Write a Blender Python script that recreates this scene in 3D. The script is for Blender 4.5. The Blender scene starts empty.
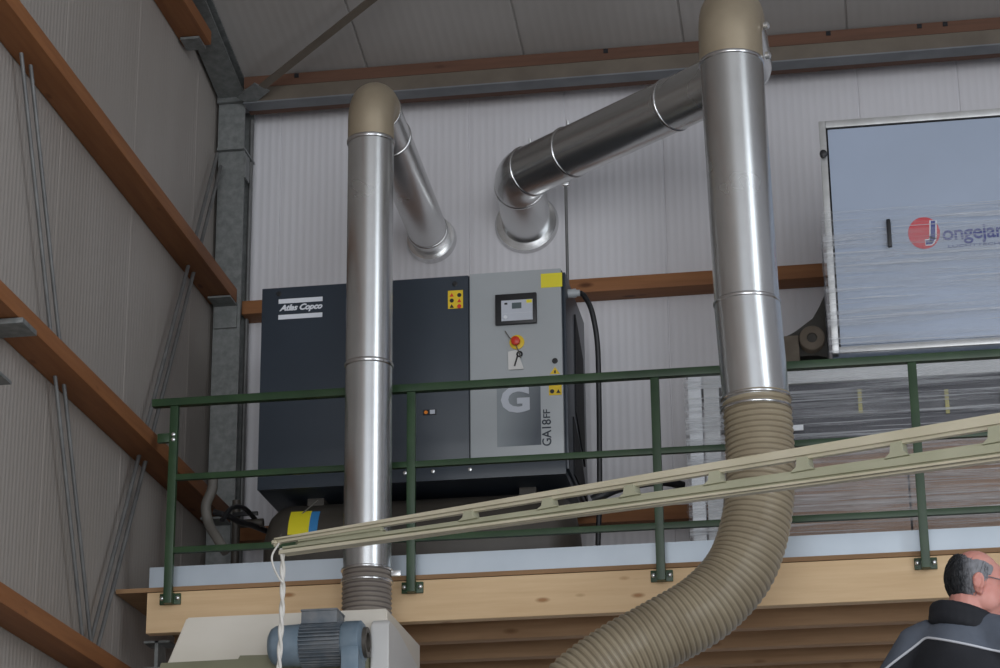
import bpy, bmesh, math, random
from mathutils import Vector, Matrix, Euler, noise
random.seed(7)
S = bpy.context.scene
COL = S.collection
PI = math.pi

# ------------------------------------------------------------------ camera
F, YAW, PITCH, ROLL = 2383.2, -0.15441, 0.34047, -0.010397
CAM = Vector((0, 0, 1.5))
cy, sy, cp, sp = math.cos(YAW), math.sin(YAW), math.cos(PITCH), math.sin(PITCH)
fw = Vector((sy*cp, cy*cp, sp)); rt = Vector((cy, -sy, 0)); up = rt.cross(fw)
cr, sr = math.cos(ROLL), math.sin(ROLL)
RT = cr*rt + sr*up; UP = -sr*rt + cr*up
cd = bpy.data.cameras.new('camera'); cam = bpy.data.objects.new('camera', cd); COL.objects.link(cam)
M = Matrix((RT, UP, -fw)).transposed().to_4x4(); M.translation = CAM
cam.matrix_world = M
cd.sensor_width = 36; cd.lens = 36*F/1000; cd.clip_end = 200; cd.clip_start = .05
S.camera = cam

def ray(x, y): return fw*F + RT*(x-500) - UP*(y-334)
def at(x, y, Y):
    d = ray(x, y); return CAM + d*(Y/d.y)
def atX(x, y, X):
    d = ray(x, y); return CAM + d*(X/d.x)
def atZ(x, y, Z):
    d = ray(x, y); return CAM + d*((Z-1.5)/d.z)

# ------------------------------------------------------------------ materials
def mat(name, col=(.5,.5,.5), rough=.6, metal=0.0, spec=.5):
    m = bpy.data.materials.new(name); m.use_nodes = True
    b = m.node_tree.nodes['Principled BSDF']
    b.inputs['Base Color'].default_value = (*col, 1); b.inputs['Roughness'].default_value = rough
    b.inputs['Metallic'].default_value = metal; b.inputs['Specular IOR Level'].default_value = spec
    return m
def N(m, t, **kw):
    n = m.node_tree.nodes.new(t)
    for k, v in kw.items(): setattr(n, k, v)
    return n
def LK(m, a, b): m.node_tree.links.new(a, b)
def bsdf(m): return m.node_tree.nodes['Principled BSDF']
def coords(m, scale=(1,1,1), rot=(0,0,0)):
    t = N(m, 'ShaderNodeTexCoord'); mp = N(m, 'ShaderNodeMapping')
    mp.inputs['Scale'].default_value = scale; mp.inputs['Rotation'].default_value = rot
    LK(m, t.outputs['Object'], mp.inputs['Vector']); return mp.outputs['Vector']
def ramp(m, fac, stops):
    r = N(m, 'ShaderNodeValToRGB'); e = r.color_ramp.elements
    while len(e) < len(stops): e.new(.5)
    for i, (p, c) in enumerate(stops):
        e[i].position = p; e[i].color = (*c, 1) if len(c) == 3 else c
    LK(m, fac, r.inputs['Fac']); return r.outputs['Color']
def tex(m, vec, scale, detail=3, rough=.5):
    n = N(m, 'ShaderNodeTexNoise'); n.inputs['Scale'].default_value = scale
    n.inputs['Detail'].default_value = detail; n.inputs['Roughness'].default_value = rough
    LK(m, vec, n.inputs['Vector']); return n.outputs['Fac']
def bump(m, fac, strength=.2, dist=.01):
    b = N(m, 'ShaderNodeBump'); b.inputs['Strength'].default_value = strength; b.inputs['Distance'].default_value = dist
    LK(m, fac, b.inputs['Height']); LK(m, b.outputs['Normal'], bsdf(m).inputs['Normal'])
def noisy(name, c1, c2, scale=6, rough=.6, metal=0, stretch=(1,1,1), bmp=0, spec=.5, bs=None, lo=.35, hi=.65):
    m = mat(name, c1, rough, metal, spec); v = coords(m, stretch); n = tex(m, v, scale, 4)
    LK(m, ramp(m, n, [(lo, c1), (hi, c2)]), bsdf(m).inputs['Base Color'])
    if bmp: bump(m, tex(m, v, bs or scale*4, 3), bmp)
    return m
def wood(name, c1, c2, knot, axis, rough=.65, ks=3.0):
    """grain running along axis 0/1/2"""
    m = mat(name, c1, rough, 0, .3)
    st = [9, 9, 9]; st[axis] = .55
    v = coords(m, st); n = tex(m, v, 3.2, 5, .6)
    base = ramp(m, n, [(.3, c1), (.7, c2)])
    st2 = [6, 6, 6]; st2[axis] = 2.2
    vo = N(m, 'ShaderNodeTexVoronoi'); vo.inputs['Scale'].default_value = ks*.45; LK(m, coords(m, st2), vo.inputs['Vector'])
    k = ramp(m, vo.outputs['Distance'], [(.06, (1,1,1)), (.15, (0,0,0))])
    mx = N(m, 'ShaderNodeMix', data_type='RGBA'); LK(m, k, mx.inputs['Factor']); LK(m, base, mx.inputs[6])
    mx.inputs[7].default_value = (*knot, 1)
    LK(m, mx.outputs[2], bsdf(m).inputs['Base Color']); bump(m, n, .15, .004)
    return m

MT = {}
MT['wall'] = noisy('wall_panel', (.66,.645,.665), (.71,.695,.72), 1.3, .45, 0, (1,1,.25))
MT['wall_l'] = noisy('wall_panel_shaded', (.32,.285,.255), (.375,.34,.31), 1.1, .55, 0, (1,1,.2))  # panel colour darkened and warmed to carry the left wall's shade
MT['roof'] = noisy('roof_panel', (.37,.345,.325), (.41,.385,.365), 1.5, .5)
MT['floor'] = noisy('concrete', (.22,.215,.205), (.3,.29,.28), 2.0, .7, bmp=.1)
OR1, OR2, ORK = (.24,.092,.034), (.33,.135,.05), (.11,.04,.015)
MT['girt_y'] = wood('stained_timber_lengthwise', OR1, OR2, ORK, 1)
MT['girt_x'] = wood('stained_timber_crosswise', (.24,.10,.04), (.33,.145,.06), ORK, 0)
MT['pine'] = wood('pale_pine', (.70,.48,.27), (.80,.58,.35), (.42,.22,.10), 0, .6, 4.0)
MT['joist'] = wood('joist_pine', (.40,.24,.13), (.52,.33,.19), (.22,.11,.05), 0)
MT['ply'] = wood('deck_plywood', (.26,.15,.075), (.34,.20,.10), (.2,.1,.05), 0)
MT['beamwood'] = wood('eave_timber', (.10,.05,.032), (.14,.068,.042), (.06,.028,.016), 0)
def galv(name, c1, c2, rough, scale=9, metal=1.0, var=.12):
    m = mat(name, c1, rough, metal); v = coords(m)
    n = tex(m, v, scale, 5, .6); LK(m, ramp(m, n, [(.35, c1), (.65, c2)]), bsdf(m).inputs['Base Color'])
    r = N(m, 'ShaderNodeMapRange'); LK(m, tex(m, v, scale*.6, 4), r.inputs['Value'])
    r.inputs['To Min'].default_value = rough-var; r.inputs['To Max'].default_value = rough+var
    LK(m, r.outputs['Result'], bsdf(m).inputs['Roughness']); return m
MT['duct'] = galv('galvanised_duct', (.62,.625,.62), (.69,.695,.69), .27, 3, .95, .015)
MT['elbow'] = galv('galvanised_elbow', (.40,.33,.235), (.46,.385,.28), .45, 3, .5, .03)
MT['ring'] = galv('duct_clamp_steel', (.62,.62,.62), (.72,.72,.72), .22, 20, 1.0, .05)
MT['steel'] = galv('hot_dip_steel', (.18,.19,.186), (.26,.268,.262), .55, 26, .55, .1)
MT['beam'] = noisy('eave_steel', (.115,.092,.07), (.145,.118,.09), 6, .55, .1)  # warm light on the galvanised eave web put into this brown
MT['beam_b'] = noisy('eave_flange', (.15,.16,.17), (.19,.20,.21), 6, .5, .2)  # daylight reflected under the flange put into this bluish grey
MT['toe'] = noisy('toe_board_sheet', (.50,.56,.62), (.56,.62,.68), 3, .4, .35)
MT['green'] = noisy('green_paint', (.018,.046,.018), (.028,.064,.025), 8, .42, 0)
MT['zinc'] = mat('zinc_bolt', (.75,.76,.76), .3, .9)
MT['arm'] = noisy('cream_green_paint', (.56,.51,.37), (.65,.59,.45), 5, .45, 0, (1,1,1), lo=.3, hi=.7)
MT['arm_web'] = noisy('pale_green_paint', (.39,.385,.265), (.45,.44,.315), 5, .5)
MT['cdark'] = noisy('slate_blue_paint', (.026,.036,.050), (.030,.041,.057), 2, .38, 0)
MT['cgrey'] = noisy('light_grey_paint', (.40,.425,.44), (.43,.455,.47), 2, .4)
MT['black'] = mat('black_plastic', (.012,.012,.014), .45)
MT['dark'] = mat('dark_recess', (.01,.01,.012), .8)
MT['white'] = mat('white_paint', (.78,.80,.83), .45)
MT['lcd_panel'] = mat('keypad_grey', (.55,.58,.64), .35)
MT['lcd'] = mat('lcd_glass', (.10,.13,.14), .15)
MT['yellow'] = mat('yellow_sticker', (.80,.55,.02), .5)
MT['lemon'] = mat('lemon_sticker', (.85,.74,.03), .5)
MT['blue_st'] = mat('blue_sticker', (.05,.25,.55), .5)
MT['red'] = mat('red_plastic', (.65,.04,.02), .35)
MT['orange'] = mat('orange_plastic', (.85,.25,.02), .4)
MT['logo_red'] = mat('logo_red', (.62,.045,.06), .5)
MT['logo_blue'] = mat('logo_blue', (.035,.05,.26), .5)
MT['logo_pale'] = mat('logo_pale', (.16,.19,.34), .5)
MT['silver'] = mat('silver_logo', (.75,.77,.82), .35)
MT['tank'] = noisy('tank_enamel', (.060,.052,.043), (.078,.068,.057), 4, .5)
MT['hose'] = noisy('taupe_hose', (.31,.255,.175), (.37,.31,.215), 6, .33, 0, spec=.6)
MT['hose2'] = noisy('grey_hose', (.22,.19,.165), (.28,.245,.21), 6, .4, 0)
MT['hose_d'] = noisy('taupe_hose_groove', (.20,.16,.105), (.24,.195,.13), 6, .45, 0)
MT['hose2_d'] = noisy('grey_hose_groove', (.12,.10,.09), (.15,.13,.115), 6, .45, 0)
MT['cable'] = mat('black_cable', (.018,.018,.02), .5)
MT['gcable'] = mat('grey_cable', (.13,.12,.105), .6)
MT['rod'] = noisy('zinc_rod', (.15,.15,.148), (.20,.20,.195), 10, .5, .4)
MT['cream'] = noisy('cream_sheet', (.66,.61,.52), (.72,.67,.59), 2, .5, 0, (.7,1,2.5))
MT['cream2'] = noisy('white_cover_paint', (.66,.65,.63), (.72,.71,.69), 3, .45)
MT['olive'] = noisy('olive_paint', (.17,.165,.10), (.21,.205,.13), 4, .55)
MT['motor'] = noisy('motor_blue', (.16,.225,.285), (.22,.285,.345), 12, .42, .1, bmp=.05)
MT['motor_d'] = noisy('motor_dusty_fins', (.12,.15,.18), (.22,.23,.24), 14, .55, .1)
MT['card'] = noisy('cardboard', (.34,.225,.16), (.40,.27,.20), 2, .75, 0, (1,1,3))
MT['darkgoods'] = noisy('charcoal_goods', (.045,.046,.055), (.10,.10,.115), 1.5, .5, 0, (.6,1,5))
MT['wrapwhite'] = noisy('white_board', (.60,.61,.62), (.68,.69,.70), 2, .5)
MT['cab'] = noisy('cabinet_white', (.37,.43,.54), (.41,.475,.60), 1.2, .42)
MT['alu'] = galv('cabinet_aluminium', (.5,.5,.49), (.6,.6,.6), .4, 10, .7, .08)
MT['bundle'] = noisy('grubby_film_bundle', (.022,.02,.017), (.05,.045,.038), 5, .6, 0, bmp=.3, spec=.3)
MT['roll'] = noisy('dull_cardboard', (.095,.075,.055), (.15,.12,.09), 8, .75)
MT['strap'] = mat('yellow_strap', (.45,.40,.12), .5)
MT['rope'] = noisy('white_rope', (.66,.63,.57), (.76,.73,.68), 30, .8)
MT['skin'] = noisy('skin', (.56,.23,.185), (.64,.30,.25), 14, .5, 0)
bsdf(MT['skin']).inputs['Subsurface Weight'].default_value = .15
bsdf(MT['skin']).inputs['Subsurface Radius'].default_value = (.01,.004,.002)
MT['jk_black'] = noisy('black_fabric', (.006,.007,.011), (.012,.013,.018), 9, .8, 0, bmp=.15)
MT['jk_grey'] = noisy('slate_fabric', (.075,.088,.115), (.095,.11,.14), 9, .8, 0, bmp=.15)
MT['trouser'] = noisy('dark_work_trousers', (.02,.024,.035), (.03,.035,.05), 9, .85)
MT['boot'] = mat('black_boot', (.012,.011,.01), .5)
MT['pipe_w'] = mat('reflective_piping', (.55,.56,.60), .4)
MT['glasses'] = mat('spectacle_metal', (.25,.26,.3), .3, .8)
def hair_mat():
    m = mat('greying_hair', (.02,.02,.022), .55); v = coords(m, (1,1,1))
    t = N(m, 'ShaderNodeTexCoord'); sx = N(m, 'ShaderNodeSeparateXYZ'); LK(m, t.outputs['Object'], sx.inputs['Vector'])
    n = tex(m, coords(m, (18,18,5)), 9, 4)
    ad = N(m, 'ShaderNodeMath', operation='MULTIPLY_ADD'); LK(m, n, ad.inputs[0]); ad.inputs[1].default_value = .05
    LK(m, sx.outputs['X'], ad.inputs[2])
    LK(m, ramp(m, ad.outputs[0], [(.02, (.008,.009,.011)), (.052, (.02,.022,.026)), (.085, (.20,.20,.215))]), bsdf(m).inputs['Base Color'])
    bump(m, n, .5, .01); return m
MT['hair'] = hair_mat()
def film(name, amount=.35, sc=(1.6,1.6,16), tint=(.86,.88,.92), glint=.75):
    m = bpy.data.materials.new(name); m.use_nodes = True; nt = m.node_tree; nt.nodes.clear()
    out = N(m, 'ShaderNodeOutputMaterial'); mx = N(m, 'ShaderNodeMixShader'); tr = N(m, 'ShaderNodeBsdfTransparent')
    g = N(m, 'ShaderNodeBsdfPrincipled'); g.inputs['Base Color'].default_value = (*tint, 1); g.inputs['Roughness'].default_value = .16
    g.inputs['Specular IOR Level'].default_value = .8
    v = coords(m, sc); n = tex(m, v, 1.6, 6, .65); n2 = tex(m, coords(m, (sc[0]*.5, sc[1]*.5, sc[2]*.35)), 1.3, 3)
    bp = N(m, 'ShaderNodeBump'); bp.inputs['Strength'].default_value = .9; bp.inputs['Distance'].default_value = .05
    LK(m, n, bp.inputs['Height']); LK(m, bp.outputs['Normal'], g.inputs['Normal'])
    mu = N(m, 'ShaderNodeMath', operation='MULTIPLY'); LK(m, n, mu.inputs[0]); LK(m, n2, mu.inputs[1])
    r = N(m, 'ShaderNodeMapRange'); r.inputs['From Min'].default_value = .2; r.inputs['From Max'].default_value = .36
    r.inputs['To Min'].default_value = amount*.2; r.inputs['To Max'].default_value = min(1, amount*2.3)
    LK(m, mu.outputs[0], r.inputs['Value'])
    st = tex(m, coords(m, (sc[0]*.9, sc[1]*.9, sc[2]*2.6)), 1.4, 2, .4)
    r2 = N(m, 'ShaderNodeMapRange'); r2.inputs['From Min'].default_value = .58; r2.inputs['From Max'].default_value = .67; r2.inputs['To Max'].default_value = glint  # pale opaque bands painted in as glints on the film
    LK(m, st, r2.inputs['Value']); mxm = N(m, 'ShaderNodeMath', operation='MAXIMUM'); LK(m, r.outputs['Result'], mxm.inputs[0]); LK(m, r2.outputs['Result'], mxm.inputs[1])
    LK(m, mxm.outputs[0], mx.inputs['Fac'])
    LK(m, tr.outputs[0], mx.inputs[1]); LK(m, g.outputs[0], mx.inputs[2]); LK(m, mx.outputs[0], out.inputs['Surface'])
    return m
MT['film'] = film('stretch_film', .17, (.9,.9,22), glint=.5)
MT['film_d'] = film('stretch_film_taut', .28, (.8,.8,30), glint=.6)

# ------------------------------------------------------------------ mesh helpers
class MB:
    def __init__(s): s.bm = bmesh.new()
    def box(s, x0, x1, y0, y1, z0, z1, bev=0):
        b = bmesh.new()
        bmesh.ops.create_cube(b, size=1, matrix=Matrix.Translation(((x0+x1)/2,(y0+y1)/2,(z0+z1)/2)) @ Matrix.Diagonal((abs(x1-x0),abs(y1-y0),abs(z1-z0),1)))
        if bev: bmesh.ops.bevel(b, geom=b.edges[:], offset=bev, segments=2, profile=.6, affect='EDGES')
        return s.add(b)
    def add(s, b, mtx=None):
        if mtx is not None: bmesh.ops.transform(b, matrix=mtx, verts=b.verts)
        me = bpy.data.meshes.new('t'); b.to_mesh(me); b.free(); s.bm.from_mesh(me); bpy.data.meshes.remove(me); return s
    def obox(s, c, ax, ay, az, sx, sy_, sz, bev=0):
        """box centred at c with unit axes ax, ay, az"""
        b = bmesh.new(); bmesh.ops.create_cube(b, size=1, matrix=Matrix.Diagonal((sx,sy_,sz,1)))
        if bev: bmesh.ops.bevel(b, geom=b.edges[:], offset=bev, segments=2, profile=.6, affect='EDGES')
        m = Matrix((ax,ay,az)).transposed().to_4x4(); m.translation = c
        return s.add(b, m)
    def tube(s, pts, r, n=20, cap=True, radii=None, smooth=True):
        pts = [Vector(p) for p in pts]; b = s.bm; rings = []
        t = (pts[1]-pts[0]).normalized(); a = Vector((0,0,1)) if abs(t.z) < .9 else Vector((1,0,0))
        u = t.cross(a).normalized()
        for i, p in enumerate(pts):
            if i == 0: t = pts[1]-pts[0]
            elif i == len(pts)-1: t = pts[-1]-pts[-2]
            else: t = (pts[i+1]-p).normalized() + (p-pts[i-1]).normalized()
            t.normalize(); u = (u - t*u.dot(t)).normalized(); w = t.cross(u)
            rr = radii[i] if radii else r
            rings.append([b.verts.new(p + (u*math.cos(2*PI*k/n) + w*math.sin(2*PI*k/n))*rr) for k in range(n)])
        for i in range(len(rings)-1):
            for k in range(n):
                f = b.faces.new((rings[i][k], rings[i][(k+1)%n], rings[i+1][(k+1)%n], rings[i+1][k])); f.smooth = smooth
        if cap:
            b.faces.new(rings[0][::-1]); b.faces.new(rings[-1])
        return s
    def lathe(s, p, axis, prof, n=32):
        """prof: list of (distance along axis, radius)"""
        axis = Vector(axis).normalized()
        a = Vector((0,0,1)) if abs(axis.z) < .9 else Vector((1,0,0)); u = axis.cross(a).normalized(); w = axis.cross(u); p = Vector(p)
        b = s.bm; rings = []
        for d, r in prof:
            rings.append([b.verts.new(p+axis*d+(u*math.cos(2*PI*k/n)+w*math.sin(2*PI*k/n))*max(r,1e-4)) for k in range(n)])
        for i in range(len(rings)-1):
            sm = abs(prof[i][0]-prof[i+1][0]) > 1e-6
            for k in range(n):
                f = b.faces.new((rings[i][k], rings[i][(k+1)%n], rings[i+1][(k+1)%n], rings[i+1][k])); f.smooth = True
        b.faces.new(rings[0][::-1]); b.faces.new(rings[-1]); return s
    def prism(s, poly, ext):
        """closed polygon (3D) extruded by vector ext"""
        b = s.bm; ext = Vector(ext); v0 = [b.verts.new(Vector(p)) for p in poly]; v1 = [b.verts.new(Vector(p)+ext) for p in poly]
        b.faces.new(v0); b.faces.new(v1[::-1]); n = len(v0)
        for i in range(n): b.faces.new((v0[i], v1[i], v1[(i+1)%n], v0[(i+1)%n]))
        return s
    def ell(s, c, r, rot=None, sub=3):
        b = bmesh.new(); bmesh.ops.create_icosphere(b, subdivisions=sub, radius=1)
        m = Matrix.Translation(c) @ (rot.to_4x4() if rot else Matrix()) @ Matrix.Diagonal((*r,1)); return s.add(b, m)
    def mesh(s, name):
        bmesh.ops.recalc_face_normals(s.bm, faces=s.bm.faces[:])
        me = bpy.data.meshes.new(name); s.bm.to_mesh(me); s.bm.free(); return me

def root_loc(o):
    l = Vector((0,0,0))
    while o: l += o.location; o = o.parent
    return l
def obj(name, mb, m, parent=None, label=None, smooth=False):
    me = mb.mesh(name) if isinstance(mb, MB) else mb
    o = bpy.data.objects.new(name, me); COL.objects.link(o)
    for q in (m if isinstance(m, list) else [m]): me.materials.append(MT[q] if isinstance(q, str) else q)
    if parent is not None:
        o.parent = parent; me.transform(Matrix.Translation(-root_loc(parent)))
    else:
        xs = [v.co for v in me.vertices]
        c = Vector(((min(v.x for v in xs)+max(v.x for v in xs))/2, (min(v.y for v in xs)+max(v.y for v in xs))/2, min(v.z for v in xs)))
        me.transform(Matrix.Translation(-c)); o.location = c
    if label: o['label'] = label
    if smooth:
        for p in me.polygons: p.use_smooth = True
    me.set_sharp_from_angle(angle=math.radians(50))
    return o
def tag(o, label, cat, group=None):
    o['label'] = label; o['category'] = cat
    if group: o['group'] = group
    return o
def thing(name, loc, label, cat, group=None):
    o = bpy.data.objects.new(name, None); COL.objects.link(o); o.location = loc; o.empty_display_size = .1
    return tag(o, label, cat, group)
def struct(name, mb, m):
    o = obj(name, mb, m); o['kind'] = 'structure'; return o
def fillet(p0, c, p1, r, n=12):
    """points of an arc rounding the corner c between p0 and p1"""
    a = (p0-c).normalized(); b = (p1-c).normalized(); ang = a.angle(b); t = r/math.tan(ang/2)
    s = c+a*t; e = c+b*t; o = c+(a+b).normalized()*(r/math.sin(ang/2)); out = []
    v0 = s-o; v1 = e-o; ax = v0.cross(v1).normalized(); tot = v0.angle(v1)
    for i in range(n+1): out.append(o + Matrix.Rotation(tot*i/n, 3, ax) @ v0)
    return out
def spline(ctrl, n):
    P = [Vector(p) for p in ctrl]; P = [P[0]*2-P[1]] + P + [P[-1]*2-P[-2]]; out = []
    for i in range(1, len(P)-2):
        for k in range(n):
            t = k/n; a, b, c, d = P[i-1], P[i], P[i+1], P[i+2]
            out.append(.5*((2*b)+(c-a)*t+(2*a-5*b+4*c-d)*t*t+(3*b-a-3*c+d)*t**3))
    out.append(P[-2]); return out
def resample(pts, step):
    out = [pts[0].copy()]; acc = 0
    for a, b in zip(pts, pts[1:]):
        L = (b-a).length; d = step-acc
        while d <= L: out.append(a+(b-a)*(d/L)); d += step
        acc = (acc+L) % step if L else acc
    return out
def text_mesh(body, size, shear=0.0, bold=0.0, ext=.0015, sx=1.0):
    c = bpy.data.curves.new('lettering', 'FONT'); c.body = body; c.size = size; c.shear = shear; c.offset = bold; c.extrude = ext; c.resolution_u = 3
    c.space_character = .95
    o = bpy.data.objects.new('lettering', c); COL.objects.link(o); bpy.context.view_layer.update()
    me = bpy.data.meshes.new_from_object(o.evaluated_get(bpy.context.evaluated_depsgraph_get()))
    bpy.data.objects.remove(o); bpy.data.curves.remove(c); return me
def fit_text(me, x0, x1, z0, z1, Y, vertical=False):
    """place lettering on a plane facing -Y, filling the box (vertical = reading upward)"""
    if vertical: me.transform(Matrix.Rotation(PI/2, 4, 'Z'))
    xs = [v.co.x for v in me.vertices]; ys = [v.co.y for v in me.vertices]
    ax, bx, ay, by = min(xs), max(xs), min(ys), max(ys)
    for v in me.vertices:
        x, y, z = v.co
        v.co = (x0+(x-ax)/(bx-ax)*(x1-x0), Y-z-.001, z0+(y-ay)/(by-ay)*(z1-z0))
    return me
def remeshed(mb, voxel, smooth_it=3, extra=None):
    me = mb.mesh('blob'); o = bpy.data.objects.new('blob', me); COL.objects.link(o)
    r = o.modifiers.new('r', 'REMESH'); r.mode = 'VOXEL'; r.voxel_size = voxel; r.use_smooth_shade = True
    s = o.modifiers.new('s', 'SMOOTH'); s.factor = .5; s.iterations = smooth_it
    bpy.context.view_layer.update()
    out = bpy.data.meshes.new_from_object(o.evaluated_get(bpy.context.evaluated_depsgraph_get()))
    bpy.data.objects.remove(o)
    for p in out.polygons: p.use_smooth = True
    return out

# ------------------------------------------------------------------ the hall
XL, YW = -3.31, 11.6
XR, Y0 = 5.0, -7.0
TA = math.radians(12); TT = math.tan(TA)
ZR = 7.065                                        # underside of the roof at the back wall
def zroof(Y): return ZR + (YW-Y)*TT
def ribbed(p0, along, L, upv, H, nrm, pitch=.04, depth=.0035, seam=1.0, Hfun=None, seamd=.012):
    """micro ribbed sandwich panel wall with panel joints, ribs running along upv"""
    m = MB(); b = m.bm; prof = []; s = 0.0
    nseam = 0
    while s < L:
        near = abs((s % seam))
        if near < 1e-6 or seam-near < 1e-6:
            prof += [(s-.006, 0), (s-.004, -seamd), (s+.004, -seamd), (s+.006, 0)]
        prof += [(s+pitch*.30, 0), (s+pitch*.40, depth), (s+pitch*.75, depth), (s+pitch*.85, 0)]
        s = round(s+pitch, 5)
    prof = [q for q in prof if 0 <= q[0] <= L]
    lo = []; hi = []
    for d, o in prof:
        q = p0 + along*d + nrm*o; lo.append(b.verts.new(q)); hi.append(b.verts.new(q+upv*(Hfun(d) if Hfun else H)))
    for i in range(len(lo)-1): b.faces.new((lo[i], lo[i+1], hi[i+1], hi[i]))
    return m
X_, Y_, Z_ = Vector((1,0,0)), Vector((0,1,0)), Vector((0,0,1))
sx0 = at(567, 220, YW).x                        # a joint of the back wall sits here
off = (sx0 - XL) % .52
struct('wall_back', ribbed(Vector((XL-.52+off, YW, 0)), X_, XR-XL+.52, Z_, ZR+.02, -Y_, .04, .0009, .52, None, .008), 'wall')
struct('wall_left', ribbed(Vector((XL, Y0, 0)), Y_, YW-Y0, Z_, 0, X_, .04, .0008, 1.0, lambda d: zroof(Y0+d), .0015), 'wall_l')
rs = at(378, 65, YW).x; off = (rs - XL) % .85
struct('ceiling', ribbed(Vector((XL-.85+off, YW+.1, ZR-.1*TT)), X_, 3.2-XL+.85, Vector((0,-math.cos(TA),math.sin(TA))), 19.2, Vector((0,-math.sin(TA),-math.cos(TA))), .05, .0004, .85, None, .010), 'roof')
struct('floor', MB().box(XL-.2, XR+.2, Y0-.2, YW+.2, -.15, 0), 'floor')
# unseen right wall; tall opening shaped to cast long streaks on the ducts
DY0, DY1, DZ0, DZ, ZW = 1.75, 4.95, .6, 12.4, 13.0
w = MB()
w.box(XR, XR+.1, DY1, YW, 0, ZW).box(XR, XR+.1, Y0, DY0, 0, ZW).box(XR, XR+.1, DY0, DY1, DZ, ZW).box(XR, XR+.1, DY0, DY1, 0, DZ0)
struct('wall_right', w, 'wall')

# timber girts -------------------------------------------------------
def girt_y(zb, y1, label):
    return tag(obj('timber_girt', MB().box(XL+.004, XL+.15, 2.0, y1, zb, zb+.075, .003), 'girt_y'), label, 'timber beam', 'timber girts on the left wall')
girt_y(5.835, 11.35, 'long orange-brown timber running across the left wall above the railing, meeting the steel column')
girt_y(4.648, 11.35, 'orange-brown timber on the left wall that passes behind the end post of the green railing')
girt_y(3.525, 9.95, 'lowest orange-brown timber on the left wall, below the mezzanine edge')
girt_y(7.022, 10.72, 'short stretch of orange timber high on the left wall under the sloping rafter')
tag(obj('timber_girt', MB().box(XL+.15, XR-.01, YW-.15, YW-.004, 5.805, 5.88, .003), 'girt_x'),
    'long brown timber across the back wall at the top of the compressor', 'timber beam', 'timber girts on the back wall')
tag(obj('timber_girt', MB().box(XL+.15, XR-.01, YW-.15, YW-.004, 4.575, 4.648, .003), 'girt_x'),
    'brown timber across the back wall just above the mezzanine floor, mostly hidden', 'timber beam', 'timber girts on the back wall')

# steel column in the corner, rafter, eave beam ------------------------
col = thing('steel_column', (XL+.08, 11.45, 0), 'galvanised steel column standing in the corner between left and back wall', 'column')
def hsec_z(m, x0, x1, y0, y1, z0, z1, t=.012):
    m.box(x0, x1, y0, y0+t, z0, z1); m.box(x0, x1, y1-t, y1, z0, z1); m.box((x0+x1)/2-t/2, (x0+x1)/2+t/2, y0+t, y1-t, z0, z1); return m
obj('shaft', hsec_z(MB(), XL+.02, XL+.165, 11.37, 11.55, 0, 6.71), 'steel', col)
obj('end_plate', MB().box(XL+.018, XL+.17, 11.34, 11.56, 6.71, 6.722), 'steel', col)
obj('head', hsec_z(MB(), XL+.02, XL+.165, 11.35, 11.55, 6.722, 7.01), 'steel', col)
for z in (5.82, 4.635):
    c = obj('cleat', MB().box(XL+.03, XL+.15, 11.22, 11.37, z, z+.01).box(XL+.03, XL+.15, 11.355, 11.365, z-.12, z), 'steel', col)
obj('stiffener', MB().box(XL+.165, XL+.175, 11.36, 11.44, 6.55, 6.69), 'steel', col)
raf = thing('steel_rafter', (XL+.09, 11.35, 7.01), 'galvanised steel rafter rising from the corner column along the left wall', 'rafter')
dirr = Vector((0, -math.cos(TA), math.sin(TA))); nr = Vector((0, math.sin(TA), math.cos(TA)))
Lr = 9.0; p0 = Vector((XL+.0925, 11.35, 7.01))
for nm, o0, wd, h in (('bottom_flange', .006, .145, .012), ('web', .05, .012, .076), ('top_flange', .092, .145, .010)):
    obj(nm, MB().obox(p0+dirr*Lr/2+nr*o0, X_, dirr, nr, wd, Lr, h), 'steel', raf)
obj('joint_plate', MB().obox(p0+dirr*.01+nr*.0, X_, dirr, nr, .155, .014, .06), 'steel', raf)
obj('cleat', MB().box(XL+.02, XL+.12, 10.60, 10.73, 7.005, 7.018).box(XL+.02, XL+.12, 10.72, 10.73, 7.018, 7.13), 'steel', raf)
eb = thing('eave_beam', (2, 11.42, 6.96), 'steel and timber beam along the top of the back wall under the roof', 'beam')
zw0 = at(290, 100, 11.30).z; zw1 = at(290, 85, 11.30).z; zw2 = at(290, 73.5, 11.30).z
obj('steel_web', MB().box(XL+.17, XR-.01, 11.30, 11.312, zw0+.008, zw1), 'beam', eb)
obj('bottom_flange', MB().box(XL+.17, XR-.01, 11.298, 11.40, zw0, zw0+.008), 'beam_b', eb)
obj('timber_plate', MB().box(XL+.17, XR-.01, 11.30, 11.58, zw1+.002, zw2), 'beamwood', eb)
obj('wall_batten', MB().box(XL+.17, XR-.01, 11.405, 11.455, zw0+.002, zw0+.06), 'beamwood', eb)
for px in (297, 606, 760, 830, 922, 948):        # small dark nail plates on the timber
    p = at(px, 60, 11.3); obj('nail_plate', MB().box(p.x-.012, p.x+.012, 11.295, 11.301, zw2-.028, zw2-.004), 'dark', eb)
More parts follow.
